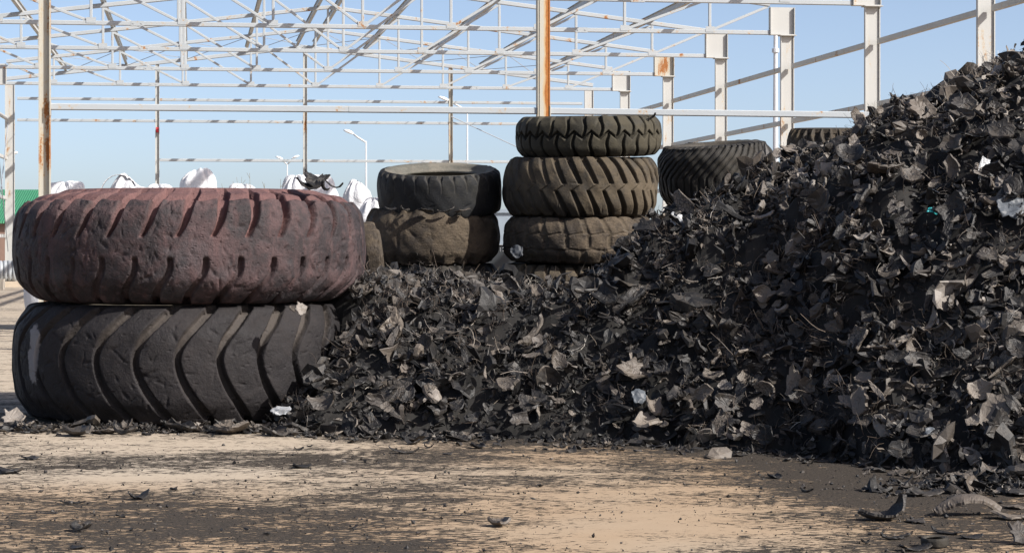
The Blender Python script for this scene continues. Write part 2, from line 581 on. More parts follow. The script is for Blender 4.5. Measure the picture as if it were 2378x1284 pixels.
def pat_lug(T, z, R, Wd, dep=0.045, wear=True):
    n = 31; dl = 2 * math.pi / n
    h = Wd / 2
    u = z / h
    su = np.clip((0.98 - u) / 0.9, 0, 1)
    tc = 0.17 * su ** 0.9
    up = grv(per(T, tc, dl) * R, 0.030 - 0.012 * su, 0.008) * smooth(0.08, 0.14, u)
    sl = np.clip((-0.12 - u) / 0.85, 0, 1.2)
    lo = grv(per(T, 0.06 + 0.15 * sl, dl) * R, 0.014 + 0.016 * sl, 0.008) * smooth(-0.1, -0.16, u)
    md = grv(per(T, 0.06 + 0.11 * np.clip((u + 0.12) / 0.20, 0, 1), dl) * R, 0.007, 0.005) * smooth(-0.13, -0.11, u) * smooth(0.10, 0.08, u) * 0.45
    lo = np.maximum(lo, md)
    # worn almost flat on the left side of the tyre
    wr = smooth(-0.75, -0.1, np.sin(T)) if wear else 1
    wr = 0.3 + 0.7 * wr
    g = np.maximum(up, lo)
    tread = 0.012 * grv(u + 0.04, 0.1, 0.08)
    return g * dep * wr + tread * 0, g * 0.6 * wr


def pat_block(T, z, R, Wd):
    n = 22; dl = 2 * math.pi / n
    h = Wd / 2; u = z / h
    up = grv(per(T, 0.10 * (1 - u), dl) * R, 0.026, 0.012) * smooth(0.25, 0.32, u)
    lo = grv(per(T, 0.02, dl) * R, 0.03, 0.012) * smooth(-0.35, -0.45, u)
    mid = grv(per(T, 0.09, dl) * R, 0.02, 0.01) * (np.abs(u + 0.05) < 0.28)
    ring = grv(u - 0.28 - 0.05 * tri(T / dl), 0.03, 0.03) + grv(u + 0.42 - 0.05 * tri(T / dl + .5), 0.03, 0.03)
    g = np.clip(np.maximum(np.maximum(up, lo), np.maximum(mid, ring * 0.8)), 0, 1)
    return g * 0.016, g * 0.5


def pat_chev(T, z, R, Wd):
    n = 46; dl = 2 * math.pi / n
    h = Wd / 2; u = z / h
    tc = np.where(u > -0.05, 0.50 * np.clip(u + 0.05, 0, 1.1) ** 1.05, 0.02 * (u + 0.05))
    g = grv(per(T, tc, dl) * R, 0.011, 0.005)
    return g * 0.022, g * 0.1


def pat_scallop(T, z, R, Wd):
    n = 26; dl = 2 * math.pi / n
    h = Wd / 2
    g = grv(per(T, 0, dl) * R, 0.045 * smooth(0.35, 1.0, z / h), 0.02) * smooth(0.4, 0.7, z / h)
    return g * 0.045, g * 0.6


def gouges(T, z, R, Wd, n, seed, depth=0.012, size=0.03):
    r = np.random.default_rng(seed)
    out = np.zeros_like(T)
    for k in range(n):
        t0 = r.uniform(-1.5, 1.5); z0 = r.uniform(-0.42, 0.42) * Wd
        a = r.uniform(0, math.pi); l = size * r.uniform(0.4, 1.6); w = l * r.uniform(0.12, 0.4)
        dt = ((T - t0 + math.pi) % (2 * math.pi) - math.pi) * R
        dz = z - z0
        near = (np.abs(dt) < 3 * l) & (np.abs(dz) < 3 * l)
        u = dt[near] * math.cos(a) + dz[near] * math.sin(a)
        v = -dt[near] * math.sin(a) + dz[near] * math.cos(a)
        out[near] += depth * r.uniform(0.3, 1) * np.exp(-(u / l) ** 2 - (v / w) ** 2)
    return np.minimum(out, depth * 1.6)


def make_tyre(px, D, z0, R, Wd, pat, mat, side_mat, label, tilt=0.0, roll=0.0, spin=0.0, nth=560, ntr=70, hole=0.50,
              drop=(0.10, 0.26), ng=60, gd=0.01, group=None, lump=0.006, seed=1, gsize=0.03, name='tyre', loc=None, top_sq=1.0):
    h = Wd / 2
    a, b = drop
    up = [(R, 0), (R - 0.08 * a * R, 0.35 * h), (R - 0.30 * a * R, 0.62 * h), (R - a * R, 0.86 * h), (R - 0.55 * b * R, 0.965 * h), (R - b * R, 1.0 * h)]
    dn = [(r, -z) for r, z in up[::-1]][:-1]
    tread = catmull(dn + up, ntr)

    def disp(T, z):
        dep, g = pat(T + spin, z, R, Wd)
        edge = smooth(1.0, 0.93, np.abs(z) / h)
        dep = dep + lump * (np.sin(T * 5 + z * 9 + seed) + 0.7 * np.sin(T * 11 - z * 14 + 2 * seed) + 0.5 * np.sin(T * 23 + z * 31))
        if ng: dep = dep + gouges(T, z, R, Wd, ng, seed, gd, gsize) * (1 - g * 0.7)
        # relief dies out where the tread turns into the sidewall
        dep = dep * smooth(1.0, 0.985, np.abs(z) / h)
        return dep, g
    root = empty(name, loc or (0, 0, 0), (0, 0, 0), label, 'tyre', group)
    if loc is None:
        x = (px - HX) / F * D
        root.location = (x, D, z0)
    # tilt leans the top towards the camera, roll leans it to the right
    root.rotation_euler = (math.radians(tilt), math.radians(roll), 0)
    V, Fq, g = lathe(tread, nth, disp)
    V[:, 2] += h
    mesh_obj('tread', V, Fq, mat, root, True, {'groove': g})
    ri = R * hole
    for sgn, nm in ((1, 'sidewall'), (-1, 'sidewall')):
        pr = catmull([(R - b * R, sgn * h), (R - (b + 0.06) * R, sgn * 0.985 * h), (0.5 * (R * (1 - b) + ri), sgn * 0.93 * h), (ri + 0.06 * R, sgn * 0.80 * h), (ri, sgn * 0.70 * h), (ri, sgn * 0.62 * h)], 26)
        if sgn < 0: pr = pr[::-1]
        V, Fq, g = lathe(pr, 160)
        V[:, 2] += h
        mesh_obj(nm, V, Fq[:, ::-1] if sgn > 0 else Fq[:, ::-1], side_mat, root, True, {'groove': g})
    pr = catmull([(ri, 0.62 * h), (ri + 0.10 * R, 0.60 * h), (R * 0.83, 0.55 * h), (R * 0.88, 0), (R * 0.83, -0.55 * h), (ri + 0.10 * R, -0.60 * h), (ri, -0.62 * h)], 30)
    V, Fq, g = lathe(pr, 120)
    V[:, 2] += h
    mesh_obj('inner_liner', V, Fq, side_mat, root, True, {'groove': g})
    return root


M_PINK = rubber_mat('rubber_pink_mud', (0.034, 0.029, 0.031), (0.150, 0.078, 0.073), (0.086, 0.059, 0.060), 0.8, 1.0, 16, 0.45, runs=(0.112, 0.067, 0.066))
M_PINKSIDE = rubber_mat('rubber_pink_side', (0.112, 0.0624, 0.06), (0.16, 0.08, 0.064), (0.132, 0.0784, 0.0736), 0.7, 0.4, 16, 0.4)
M_CHAR = rubber_mat('rubber_charcoal', (0.0192, 0.0176, 0.0188), (0.068, 0.0576, 0.0496), (0.0368, 0.0328, 0.0328), 0.55, 0.75, 10, 0.46,
                    stain=[(-0.90, -0.78, 0.50, (13, 13, 3.6), (0.26, 0.25, 0.25)), (-0.84, -0.92, 0.37, (16, 16, 5.5), (0.22, 0.21, 0.21))])
M_SLATE = rubber_mat('rubber_slate', (0.016, 0.0168, 0.0184), (0.08, 0.072, 0.06), (0.0496, 0.048, 0.0416), 0.4, 0.3, 8, 0.5)
M_SLATESIDE = rubber_mat('rubber_slate_side', (0.108, 0.1056, 0.09), (0.12, 0.12, 0.12), (0.192, 0.174, 0.144), 0.7, 0.4, 20, 0.42)
M_BALD = rubber_mat('rubber_bald_dusty', (0.04, 0.0328, 0.0264), (0.088, 0.0704, 0.0496), (0.1, 0.0784, 0.056), 0.8, 0.8, 12, 0.42, wrinkle=True)
M_TAN = rubber_mat('rubber_tan_dust', (0.04, 0.0344, 0.0272), (0.04, 0.0304, 0.0208), (0.0944, 0.0752, 0.0512), 0.8, 0.5, 18, 0.42)
M_TAN2 = rubber_mat('rubber_olive_dust', (0.0336, 0.0312, 0.024), (0.008, 0.0072, 0.0064), (0.068, 0.06, 0.0424), 0.75, 0.35, 18, 0.44)
M_DARKT = rubber_mat('rubber_dark_ag', (0.0304, 0.0288, 0.0264), (0.016, 0.016, 0.016), (0.068, 0.06, 0.048), 0.5, 0.3, 18, 0.48)
M_SIDE = rubber_mat('rubber_side_dusty', (0.056, 0.0512, 0.044), (0.08, 0.08, 0.08), (0.112, 0.096, 0.072), 0.7, 0.4, 14, 0.44)

TYRES = []


def T_(*a, **k):
    r = make_tyre(*a, **k); TYRES.append((r.location.x, r.location.y, a[3])); return r


T_(431, 14.9, 0.0, 1.172, 0.775, pat_cee, M_CHAR, M_SIDE, 'huge charcoal earthmover tyre with curved C grooves, flat on the ground under the pink one',
   nth=1100, ntr=120, drop=(0.075, 0.20), ng=320, gd=0.011, lump=0.0025, seed=3, gsize=0.022, group='giant tyres stacked in pairs')
T_(444, 14.9, 0.775, 1.208, 0.765, pat_pink, M_PINK, M_PINKSIDE, 'huge worn tyre smeared with pink mud, lying flat on top of the charcoal one',
   nth=1100, ntr=120, drop=(0.10, 0.30), ng=650, gd=0.014, lump=0.0025, seed=5, gsize=0.02, group='giant tyres stacked in pairs')
zs = lambda py, D: HC + (HY - py) / F * D
GR = 'old tyres stacked behind the shred heap'
T_(1003, 20.9, zs(612, 20.3), 0.655, 0.53, pat_bald, M_BALD, M_SIDE, 'bald wrinkled brown tyre at the bottom of the two-tyre stack', tilt=2, ng=50, drop=(0.09, 0.22), group=GR, lump=0.005, seed=9, gsize=0.05)
T_(1021, 20.9, zs(492, 20.9), 0.602, 0.415, pat_notch, M_SLATE, M_SLATESIDE, 'smooth blackish tyre with an open pale rim on top of the two-tyre stack', tilt=9, ng=20, drop=(0.03, 0.12), group=GR, seed=11, hole=0.66, lump=0.003)
T_(1010, 20.9, zs(612, 20.3) - 0.505, 0.64, 0.50, pat_bald, M_DARKT, M_SIDE, 'buried worn tyre beneath the bald one, its rim just out of the shreds', tilt=2, ng=5, drop=(0.09, 0.22), group=GR, lump=0.005, seed=8)
ZB = zs(608, 19.9)
T_(1316, 20.6, ZB - 0.44, 0.66, 0.42, lambda *a: pat_hex(*a, n=27, hw=0.018), M_TAN, M_SIDE, 'half-buried block-tread tyre at the very bottom of the tall stack', tilt=1.5, ng=20, group=GR, seed=12)
T_(1345, 20.6, ZB, 0.725, 0.43, pat_block, M_BALD, M_SIDE, 'dusty shallow-tread tyre in the tall stack, directly under the chevron-lugged one', tilt=1.5, ng=30, group=GR, seed=13, drop=(0.08, 0.2))
T_(1348, 20.6, ZB + 0.437, 0.742, 0.555, pat_lug, M_TAN, M_SIDE, 'broad tan tyre with slanted chunky lugs, second from the top of the tall stack', tilt=2.0, ng=40, group=GR, seed=14, drop=(0.07, 0.2), nth=800, ntr=90)
T_(1367, 20.6, ZB + 1.002, 0.70, 0.385, lambda *a: pat_hex(*a, n=27, hw=0.0125, dep=0.034), M_TAN2, M_SIDE, 'thin tyre with hexagonal tread blocks on the very top of the tall stack', tilt=3.2, roll=-0.8, ng=10, group=GR, seed=15, drop=(0.07, 0.2), nth=900, ntr=80, lump=0.003)
T_(1668, 21.9, zs(470, 21.9), 0.60, 0.60, pat_chev, M_DARKT, M_SIDE, 'dark farm tyre with fine chevron ribs leaning behind the heap', tilt=5, roll=-4, ng=10, group=GR, seed=16, drop=(0.12, 0.28), nth=900, ntr=80)
T_(1925, 23.0, zs(420, 23.0), 0.455, 0.56, pat_scallop, M_TAN, M_SIDE, 'tan tyre with a scalloped shoulder, farthest right, half hidden by the heap', tilt=4, ng=10, group=GR, seed=17, drop=(0.08, 0.2))
T_(1668, 21.9, zs(470, 21.9) - 0.60, 0.60, 0.58, pat_scallop, M_DARKT, M_SIDE, 'buried tyre carrying the ribbed farm tyre behind the heap', ng=5, group=GR, seed=19)
T_(1925, 23.0, zs(420, 23.0) - 0.60, 0.48, 0.60, pat_scallop, M_DARKT, M_SIDE, 'buried tyre carrying the scalloped tyre behind the heap', ng=5, group=GR, seed=20)
r = make_tyre(0, 0, 0, 0.30, 0.17, pat_bald, M_BALD, M_SIDE, 'small cracked tyre standing upright between the pink tyre and the bald one', ng=10, seed=21, nth=200, ntr=40, drop=(0.1, 0.25), lump=0.004,
              loc=P(838, 604, 17.4))
r.rotation_euler = (math.radians(84), math.radians(4), math.radians(97))
r = make_tyre(0, 0, 0, 0.054, 0.036, lambda T, z, R, Wd: (0 * T, 0 * T), M_DARKT, M_SIDE, 'tiny solid black wheel tyre lying on the concrete at the lower right corner', ng=0, seed=22, nth=80, ntr=30,
              drop=(0.06, 0.15), lump=0.0004, loc=(P(2171, 1270, 8.42)[0], 8.42, 0.004), hole=0.62)
r.rotation_euler = (math.radians(3), math.radians(-3), 0)

# ------------------------------------------------------------------ the shred heap
CR_X = [-6, -1.2, -0.6, 0.45, 0.72, 1.0, 1.47, 2.03, 2.6, 3.35, 4.5, 6, 9]
CR_Z = [0.86, 0.86, 0.82, 0.77, 0.93, 1.27, 1.48, 1.74, 2.02, 2.31, 2.8, 3.3, 3.3]


def heap_h(x, y):
    yb = np.interp(x, YB_X, YB_Y)
    front = 0.78 * (y - yb)
    cr = np.interp(x, CR_X, CR_Z)
    back = smooth(15.2, 19.5, y)
    cap = cr * (1 - back) + np.minimum(cr, 0.66 + 0.10 * smooth(0.3, -0.2, x) + 0.16 * np.clip(x - 0.8, 0, 3)) * back + 0 * x
    k = 0.10
    h = -k * np.log(np.exp(-np.clip(front, -3, 8) / k) + np.exp(-cap / k))
    left = 0.95 * (x + 1.53) + np.maximum(0, y - 14.25) * 1.1
    h = -0.06 * np.log(np.exp(-np.clip(h, -3, 6) / 0.06) + np.exp(-np.clip(left, -3, 6) / 0.06))
    d = np.sqrt((x - 5.55) ** 2 + ((y - 10.9) * 0.9) ** 2)
    shade_lobe = 3.55 - 1.30 * d  # unseen bulge out to the right, added to shade the heap's right slope
    h = np.maximum(h, np.minimum(shade_lobe, 3.1))
    h = h - 4.0 * smooth(24.0, 26.5, y)
    bump = 0.22 * (fnoise(x * 1.5, y * 1.5, 11, 3) - 0.5) + 0.30 * (fnoise(x * 4.0, y * 4.0, 21, 2) - 0.5)
    h = h + bump * smooth(0.02, 0.5, h)
    return h


def heap_n(x, y):
    e = 0.05
    gx = (heap_h(x + e, y) - heap_h(x - e, y)) / (2 * e)
    gy = (heap_h(x, y + e) - heap_h(x, y - e)) / (2 * e)
    n = np.stack([-gx, -gy, np.ones_like(gx)], -1)
    return n / np.linalg.norm(n, axis=-1, keepdims=True)


def in_tyre(x, y, z, m=0.0):
    hit = np.zeros(x.shape, bool)
    for (cx, cy, R) in TYRES:
        hit |= ((x - cx) ** 2 + (y - cy) ** 2) < (R + m) ** 2
    return hit


def shred_mat(name, k):
    t = NT(name)
    a = t.attr('tint')      # each shred's own dust and colour
    b = t.attr('tread')
    p = t.pos('object')
    n1 = t.noise(p, 14 * k, 5, 0.65)
    n2 = t.noise(p, 90 * k, 4, 0.7)
    c = t.ramp(a, [(0.0, (0.005, 0.005, 0.0055)), (0.35, (0.012, 0.0115, 0.012)), (0.55, (0.034, 0.031, 0.029)), (0.72, (0.080, 0.067, 0.056)), (0.88, (0.140, 0.119, 0.098)), (1.0, (0.185, 0.166, 0.148))])
    c = t.mix(t.math('MULTIPLY', t.step(n1, 0.45, 0.65), 0.55), c, t.ramp(a, [(0, (0.012, 0.0105, 0.009)), (1, (0.135, 0.112, 0.088))]))
    cr = t.voro(t.map(p, (1, 1.4, 1)), 34 * k, 'DISTANCE_TO_EDGE')
    ln = t.math('SUBTRACT', 1.0, t.step(cr, 0.03, 0.09))
    c = t.mix(t.math('MULTIPLY', t.math('MULTIPLY', t.step(b, 0.4, 0.6), ln), 0.9), c, (0.006, 0.006, 0.006))
    nb = t.bump(n2, 0.5, 0.004)
    nb = t.bump(n1, 0.5, 0.010, nb)
    return t.done(c, 0.55, nb, 0.38)


M_SHRED = shred_mat('shredded_rubber', 1.0)
M_SHREDBIG = shred_mat('shredded_rubber_large', 0.22)
M_CORE = plain('heap_core_crumb', (0.016, 0.015, 0.014), 0.9, 0.4, 20)


def shred_template(seed, kind='plate', rings=3, segs=14):
    """an irregular torn plate of tyre about 1 m across (scaled down later); returns V, F(list of arrays), tread attr"""
    r = np.random.default_rng(seed)
    asp = {'plate': r.uniform(0.55, 0.9), 'strip': r.uniform(0.22, 0.34), 'curl': r.uniform(0.5, 0.85), 'ribbed': r.uniform(0.5, 0.8), 'chunk': r.uniform(0.5, 0.9)}[kind]
    nc = r.integers(4, 6)
    ta = np.sort((np.arange(nc) + r.uniform(-0.3, 0.3, nc)) * 2 * math.pi / nc)
    da = r.uniform(0.75, 1.0, nc)
    th = np.arange(segs) * 2 * math.pi / segs + r.uniform(-.1, .1, segs)
    rad = np.full(segs, 9.0)
    for t0, d0 in zip(ta, da):
        c = np.cos(th - t0)
        rad = np.where(c > 0.2, np.minimum(rad, d0 / np.maximum(c, 0.2)), rad)
    rad = np.minimum(rad, 1.35) * 0.5 * (1 + r.uniform(-1, 0.6, segs) * np.where(np.cos(th - r.uniform(0, 6.3)) > 0.35, 0.26, 0.06))
    pts = [(0, 0)]
    for k in range(1, rings + 1):
        f = k / rings
        for i in range(segs):
            pts.append((math.cos(th[i]) * rad[i] * f, math.sin(th[i]) * rad[i] * f * asp))
    pts = np.array(pts)
    x, y = pts[:, 0], pts[:, 1]
    Rb = {'plate': r.uniform(0.34, 0.95), 'strip': r.uniform(0.3, 0.6), 'curl': r.uniform(0.24, 0.42), 'ribbed': r.uniform(0.4, 0.75), 'chunk': 2.0}[kind]
    if r.random() < 0.5 and kind != 'strip':
        x, y = y, x
    zb = r.uniform(-0.5, 0.5) * x * y * 1.2 + 0.05 * np.sin(x * 6 + r.uniform(0, 6)) * np.cos(y * 5) + r.uniform(-.25, .25) * y * y
    a = x / Rb
    X = (Rb - zb) * np.sin(a); Z = Rb - (Rb - zb) * np.cos(a); Y = y
    dz = np.stack([-np.sin(a), 0 * a, np.cos(a)], -1)
    thk = r.uniform(0.04, 0.13) if kind != 'chunk' else r.uniform(0.25, 0.4)
    top = np.stack([X, Y, Z], -1)
    edge = np.ones(len(pts)); edge[-segs:] = r.uniform(0.45, 0.95, segs)
    low = top - dz * thk * edge[:, None]
    tr = np.zeros(len(pts) * 2)
    if kind == 'ribbed':
        fr = r.uniform(9, 13)
        tr[:len(pts)] = 1.0
    V = np.vstack([top, low])
    n = len(pts)
    T3, Q = [], []
    for i in range(segs):
        j = (i + 1) % segs
        T3.append((0, 1 + i, 1 + j)); T3.append((n, n + 1 + j, n + 1 + i))
        for k in range(rings - 1):
            a0 = 1 + k * segs; b0 = a0 + segs
            Q.append((a0 + i, b0 + i, b0 + j, a0 + j))
            Q.append((n + a0 + j, n + b0 + j, n + b0 + i, n + a0 + i))
        e = 1 + (rings - 1) * segs
        Q.append((e + i, n + e + i, n + e + j, e + j))
    V = V - V.mean(0)
    V = V + r.normal(0, 0.016 if rings < 4 else 0.007, V.shape)
    return V, np.array(T3), np.array(Q), tr


def frames(nrm, r, spread):
    """random rotation matrices whose z axis scatters round nrm"""
    m = len(nrm)
    z = nrm + r.normal(0, 1, (m, 3)) * spread[:, None]
    z /= np.linalg.norm(z, axis=1, keepdims=True)
    q = r.normal(0, 1, (m, 3))
    x = np.cross(q, z); x /= np.linalg.norm(x, axis=1, keepdims=True)
    y = np.cross(z, x)
    return np.stack([x, y, z], -1)          # columns


def batch(name, temps, pos, Rm, sc, tint, mat, smooth_=False):
    Vs, T3s, Qs, A, B = [], [], [], [], []
    off = 0
    which = rng.integers(0, len(temps), len(pos))
    for k, (V, T3, Q, tr) in enumerate(temps):
        idx = np.where(which == k)[0]
        if not len(idx): continue
        W_ = np.einsum('mij,mnj->mni', Rm[idx], V[None] * sc[idx][:, None, :]) + pos[idx][:, None, :]
        n = len(V)
        base = off + np.arange(len(idx)) * n
        Vs.append(W_.reshape(-1, 3))
        if len(T3): T3s.append((T3[None] + base[:, None, None]).reshape(-1, 3))
        if len(Q): Qs.append((Q[None] + base[:, None, None]).reshape(-1, 4))
        A.append(np.repeat(tint[idx], n)); B.append(np.tile(tr, len(idx)))
        off += n * len(idx)
    fl = []
    if T3s: fl.append(np.vstack(T3s))
    if Qs: fl.append(np.vstack(Qs))
    return mesh_obj(name, np.vstack(Vs), fl, mat, None, smooth_, {'tint': np.concatenate(A), 'tread': np.concatenate(B)})


# dark core under the shreds
gx = np.arange(-2.0, 9.0, 0.045); gy = np.arange(9.6, 26.4, 0.06)
GX, GY = np.meshgrid(gx, gy)
H = heap_h(GX, GY)
GZ = np.maximum(H - 0.045 + 0.05 * (fnoise(GX * 14, GY * 14, 31, 2) - 0.5), -0.06)
idm = np.arange(GX.size).reshape(GX.shape)
Fq = np.stack([idm[:-1, :-1], idm[:-1, 1:], idm[1:, 1:], idm[1:, :-1]], -1).reshape(-1, 4)
keep = GZ.reshape(-1)[Fq].max(1) > 0.0
coreV = np.stack([GX, GY, GZ], -1).reshape(-1, 3)
core = mesh_obj('rubber_crumb_heap', coreV, Fq[keep], M_CORE)
tag(core, 'black crumb and dust packed inside the long heap of shredded tyres', 'rubber heap', kind='stuff')


def tints(n, x):
    t = np.clip(rng.beta(1.05, 1.9, n), 0, 1) * 0.96
    t = np.where(rng.random(n) < 0.003, rng.uniform(0.9, 1.0, n), t)
    return t


def heap_points(n, x0, x1, y0, y1, hmin=0.03):
    xs, ys = [], []
    while sum(map(len, xs)) < n:
        x = rng.uniform(x0, x1, n); y = rng.uniform(y0, y1, n)
        h = heap_h(x, y); nn = heap_n(x, y)
        ok = (h > hmin) & (rng.random(n) < 0.55 / np.maximum(nn[:, 2], 0.3))
        ok &= ~in_tyre(x, y, h, -0.03)
        # in view of the camera's side: thin out what lies far back or out to the right
        px = x / y * F + HX
        pr = np.where(px > 2700, 0.35, 1.0) * np.where(y > 17, 0.55, 1.0)
        ok &= rng.random(n) < pr
        xs.append(x[ok]); ys.append(y[ok])
    x = np.concatenate(xs)[:n]; y = np.concatenate(ys)[:n]
    return x, y


kinds = ['plate'] * 4 + ['curl'] * 4 + ['strip'] * 3 + ['ribbed'] * 3 + ['chunk']
TEMPL = [shred_template(100 + i, kinds[i % len(kinds)], 2, 12) for i in range(60)]
n = 25000
x, y = heap_points(n, -1.6, 6.5, 10.0, 21.5)
z = heap_h(x, y); nn = heap_n(x, y)
size = np.clip(rng.lognormal(math.log(0.052), 0.62, n) * (0.55 + 0.95 * fnoise(x * 1.7, y * 1.7, 77, 2)), 0.018, 0.23)
off = rng.uniform(-0.04, 0.05, n)
pos = np.stack([x, y, z], -1) + nn * off[:, None]
Rm = frames(nn, rng, np.full(n, 0.85))
sc = size[:, None] * rng.uniform(0.75, 1.25, (n, 3))
sc[:, 2] = size * rng.uniform(0.8, 1.3, n)
sc = sc * np.where(rng.random(n) < 0.5, 1, 1)[:, None]
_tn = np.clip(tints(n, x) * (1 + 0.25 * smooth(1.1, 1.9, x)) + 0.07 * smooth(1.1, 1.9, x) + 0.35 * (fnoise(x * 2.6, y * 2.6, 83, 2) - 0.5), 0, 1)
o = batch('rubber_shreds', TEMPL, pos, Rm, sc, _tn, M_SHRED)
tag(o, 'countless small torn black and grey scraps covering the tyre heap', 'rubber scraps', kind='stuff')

# low drift of scraps along the front of the big tyres and the heap's foot
n = 1500
x = rng.uniform(-3.2, 4.0, n)
yb = np.interp(x, YB_X, YB_Y)
y = yb + np.where(x < -1.3, rng.normal(0.0, 0.13, n), -np.abs(rng.exponential(0.17, n)) + 0.1)
size = np.clip(rng.lognormal(math.log(0.045), 0.5, n), 0.015, 0.13)
k2 = 420
x = np.concatenate([x, rng.normal(2.35, 0.30, k2)]); y = np.concatenate([y, rng.normal(10.35, 0.16, k2)]); size = np.concatenate([size, np.clip(rng.lognormal(math.log(0.05), 0.5, k2), 0.02, 0.14)])
ok = ~in_tyre(x, y, x * 0, 0.02)
x, y, size = x[ok], y[ok], size[ok]; n = len(x)
side = 0.09 * np.exp(-((x - 2.35) / 0.28) ** 2 - ((y - 10.35) / 0.15) ** 2)
pos = np.stack([x, y, size * 0.12 + np.where(x < -1.3, np.clip(0.07 - np.abs(y - np.interp(x, YB_X, YB_Y)) * 0.4, 0, 1) * rng.uniform(0, 1, n), 0) + side * rng.uniform(0.3, 1, n)], -1)
up = np.tile([0, 0, 1.0], (n, 1))
o = batch('fallen_shreds', TEMPL, pos, frames(up, rng, np.full(n, 0.28)), size[:, None] * np.ones((1, 3)), tints(n, x), M_SHRED)
tag(o, 'thin litter of small rubber scraps fallen along the foot of tyres and heap', 'rubber scraps', kind='stuff')

# crumbs strewn over the concrete
def crumb_template(seed):
    r = np.random.default_rng(seed)
    V = np.array([(1, 0, 0), (-1, 0, 0), (0, 1, 0), (0, -1, 0), (0, 0, 1), (0, 0, -1.0)]) * r.uniform(0.3, 1, (6, 1)) * 0.5
    T3 = np.array([(0, 2, 4), (2, 1, 4), (1, 3, 4), (3, 0, 4), (2, 0, 5), (1, 2, 5), (3, 1, 5), (0, 3, 5)])
    return V, T3, np.zeros((0, 4), int), np.zeros(6)


n = 16000
y = 7.6 + 6.2 * rng.random(n) ** 1.1
x = rng.uniform(-0.26, 0.26, n) * y
d = dirt_at(x, y) + 0.5 * (fnoise(x * 5, y * 5, 41, 3) - 0.5)
ok = (rng.random(n) < np.clip(d * 1.6 - 0.35, 0.03, 1)) & (y < np.interp(x, YB_X, YB_Y) + 0.1)
x, y = x[ok], y[ok]; n = len(x)
size = np.clip(rng.lognormal(math.log(0.0065), 0.65, n), 0.003, 0.035)
pos = np.stack([x, y, size * 0.2], -1)
CT = [crumb_template(k) for k in range(8)]
o = batch('rubber_crumbs', CT, pos, frames(np.tile([0, 0, 1.0], (n, 1)), rng, np.full(n, 0.5)), size[:, None] * rng.uniform(0.6, 1.4, (n, 3)),
          rng.uniform(0, 0.75, n), M_SHRED)
tag(o, 'fine black rubber crumbs strewn over the tan concrete yard', 'rubber crumbs', kind='stuff')


# wires and cord fibres sticking out of the heap
def wire_template(seed, m=7, tight=1.0):
    r = np.random.default_rng(seed)
    pts = [np.zeros(3)]
    d = np.array([0, 0, 1.0]) + r.normal(0, .4, 3)
    c = r.normal(0, 0.5 * tight, 3)
    for k in range(m - 1):
        d = d / np.linalg.norm(d)
        pts.append(pts[-1] + d / (m - 1))
        d = d + c * 0.5 + r.normal(0, 0.22, 3)
    pts = np.array(pts)
    V, Q = [], []
    for i, p in enumerate(pts):
        t = pts[min(i + 1, m - 1)] - pts[max(i - 1, 0)]; t = t / np.linalg.norm(t)
        a = np.cross(t, [0.3, 0.9, 0.1]); a /= np.linalg.norm(a); b = np.cross(t, a)
        w = 0.0115 * (1 - 0.5 * i / m)
        for k in range(3):
            an = 2 * math.pi * k / 3
            V.append(p + w * (a * math.cos(an) + b * math.sin(an)))
    for i in range(m - 1):
        for k in range(3):
            Q.append((i * 3 + k, i * 3 + (k + 1) % 3, i * 3 + 3 + (k + 1) % 3, i * 3 + 3 + k))
    return np.array(V), np.array([(0, 2, 1)]), np.array(Q), np.zeros(len(V))


t = NT('steel_cord_and_fibre')
M_WIRE = t.done(t.ramp(t.attr('tint'), [(0, (0.02, 0.018, 0.016)), (0.4, (0.055, 0.042, 0.034)), (0.7, (0.13, 0.098, 0.072)), (0.9, (0.28, 0.25, 0.21)), (1, (0.5, 0.47, 0.42))]), 0.55, None, 0.5)
WT = [wire_template(500 + i, 7, 1.0 + (i % 3) * 0.6) for i in range(30)]
FT = [wire_template(600 + i, 5, 1.4 + (i % 3) * 0.8) for i in range(30)]
# clusters: most cords come out of the heap in tufts
nc = 1250
cx, cy = heap_points(nc, -1.5, 5.0, 10.3, 21.0)
cn = heap_n(cx, cy); cz = heap_h(cx, cy)
rep = rng.integers(6, 40, nc)
ci = np.repeat(np.arange(nc), rep); m = len(ci)
pos = np.stack([cx[ci], cy[ci], cz[ci]], -1) + rng.normal(0, 0.035, (m, 3))
dirn = cn[ci] + rng.normal(0, 0.5, (nc, 3))[ci]
ln = np.clip(rng.lognormal(math.log(0.062), 0.45, m), 0.025, 0.20)
ctint = rng.beta(1.5, 2.0, nc)[ci]
o = batch('cord_tufts', FT, pos, frames(dirn, rng, np.full(m, 0.55)), np.stack([ln, ln, ln], -1), np.clip(ctint + rng.normal(0, 0.12, m), 0, 1), M_WIRE)
tag(o, 'tufts of brown fibre and steel cord bristling from the tyre heap', 'cord tufts', kind='stuff')
n = 2600
x, y = heap_points(n, -1.6, 5.0, 10.3, 21.0)
nn = heap_n(x, y)
pos = np.stack([x, y, heap_h(x, y)], -1) + nn * 0.01
ln = np.clip(rng.lognormal(math.log(0.10), 0.4, n), 0.04, 0.26)
o = batch('loose_wires', WT, pos, frames(nn, rng, np.full(n, 0.9)), np.stack([ln, ln, ln], -1), rng.beta(1.2, 1.5, n), M_WIRE)
tag(o, 'single bent steel wires poking out all over the tyre heap', 'wires', kind='stuff')

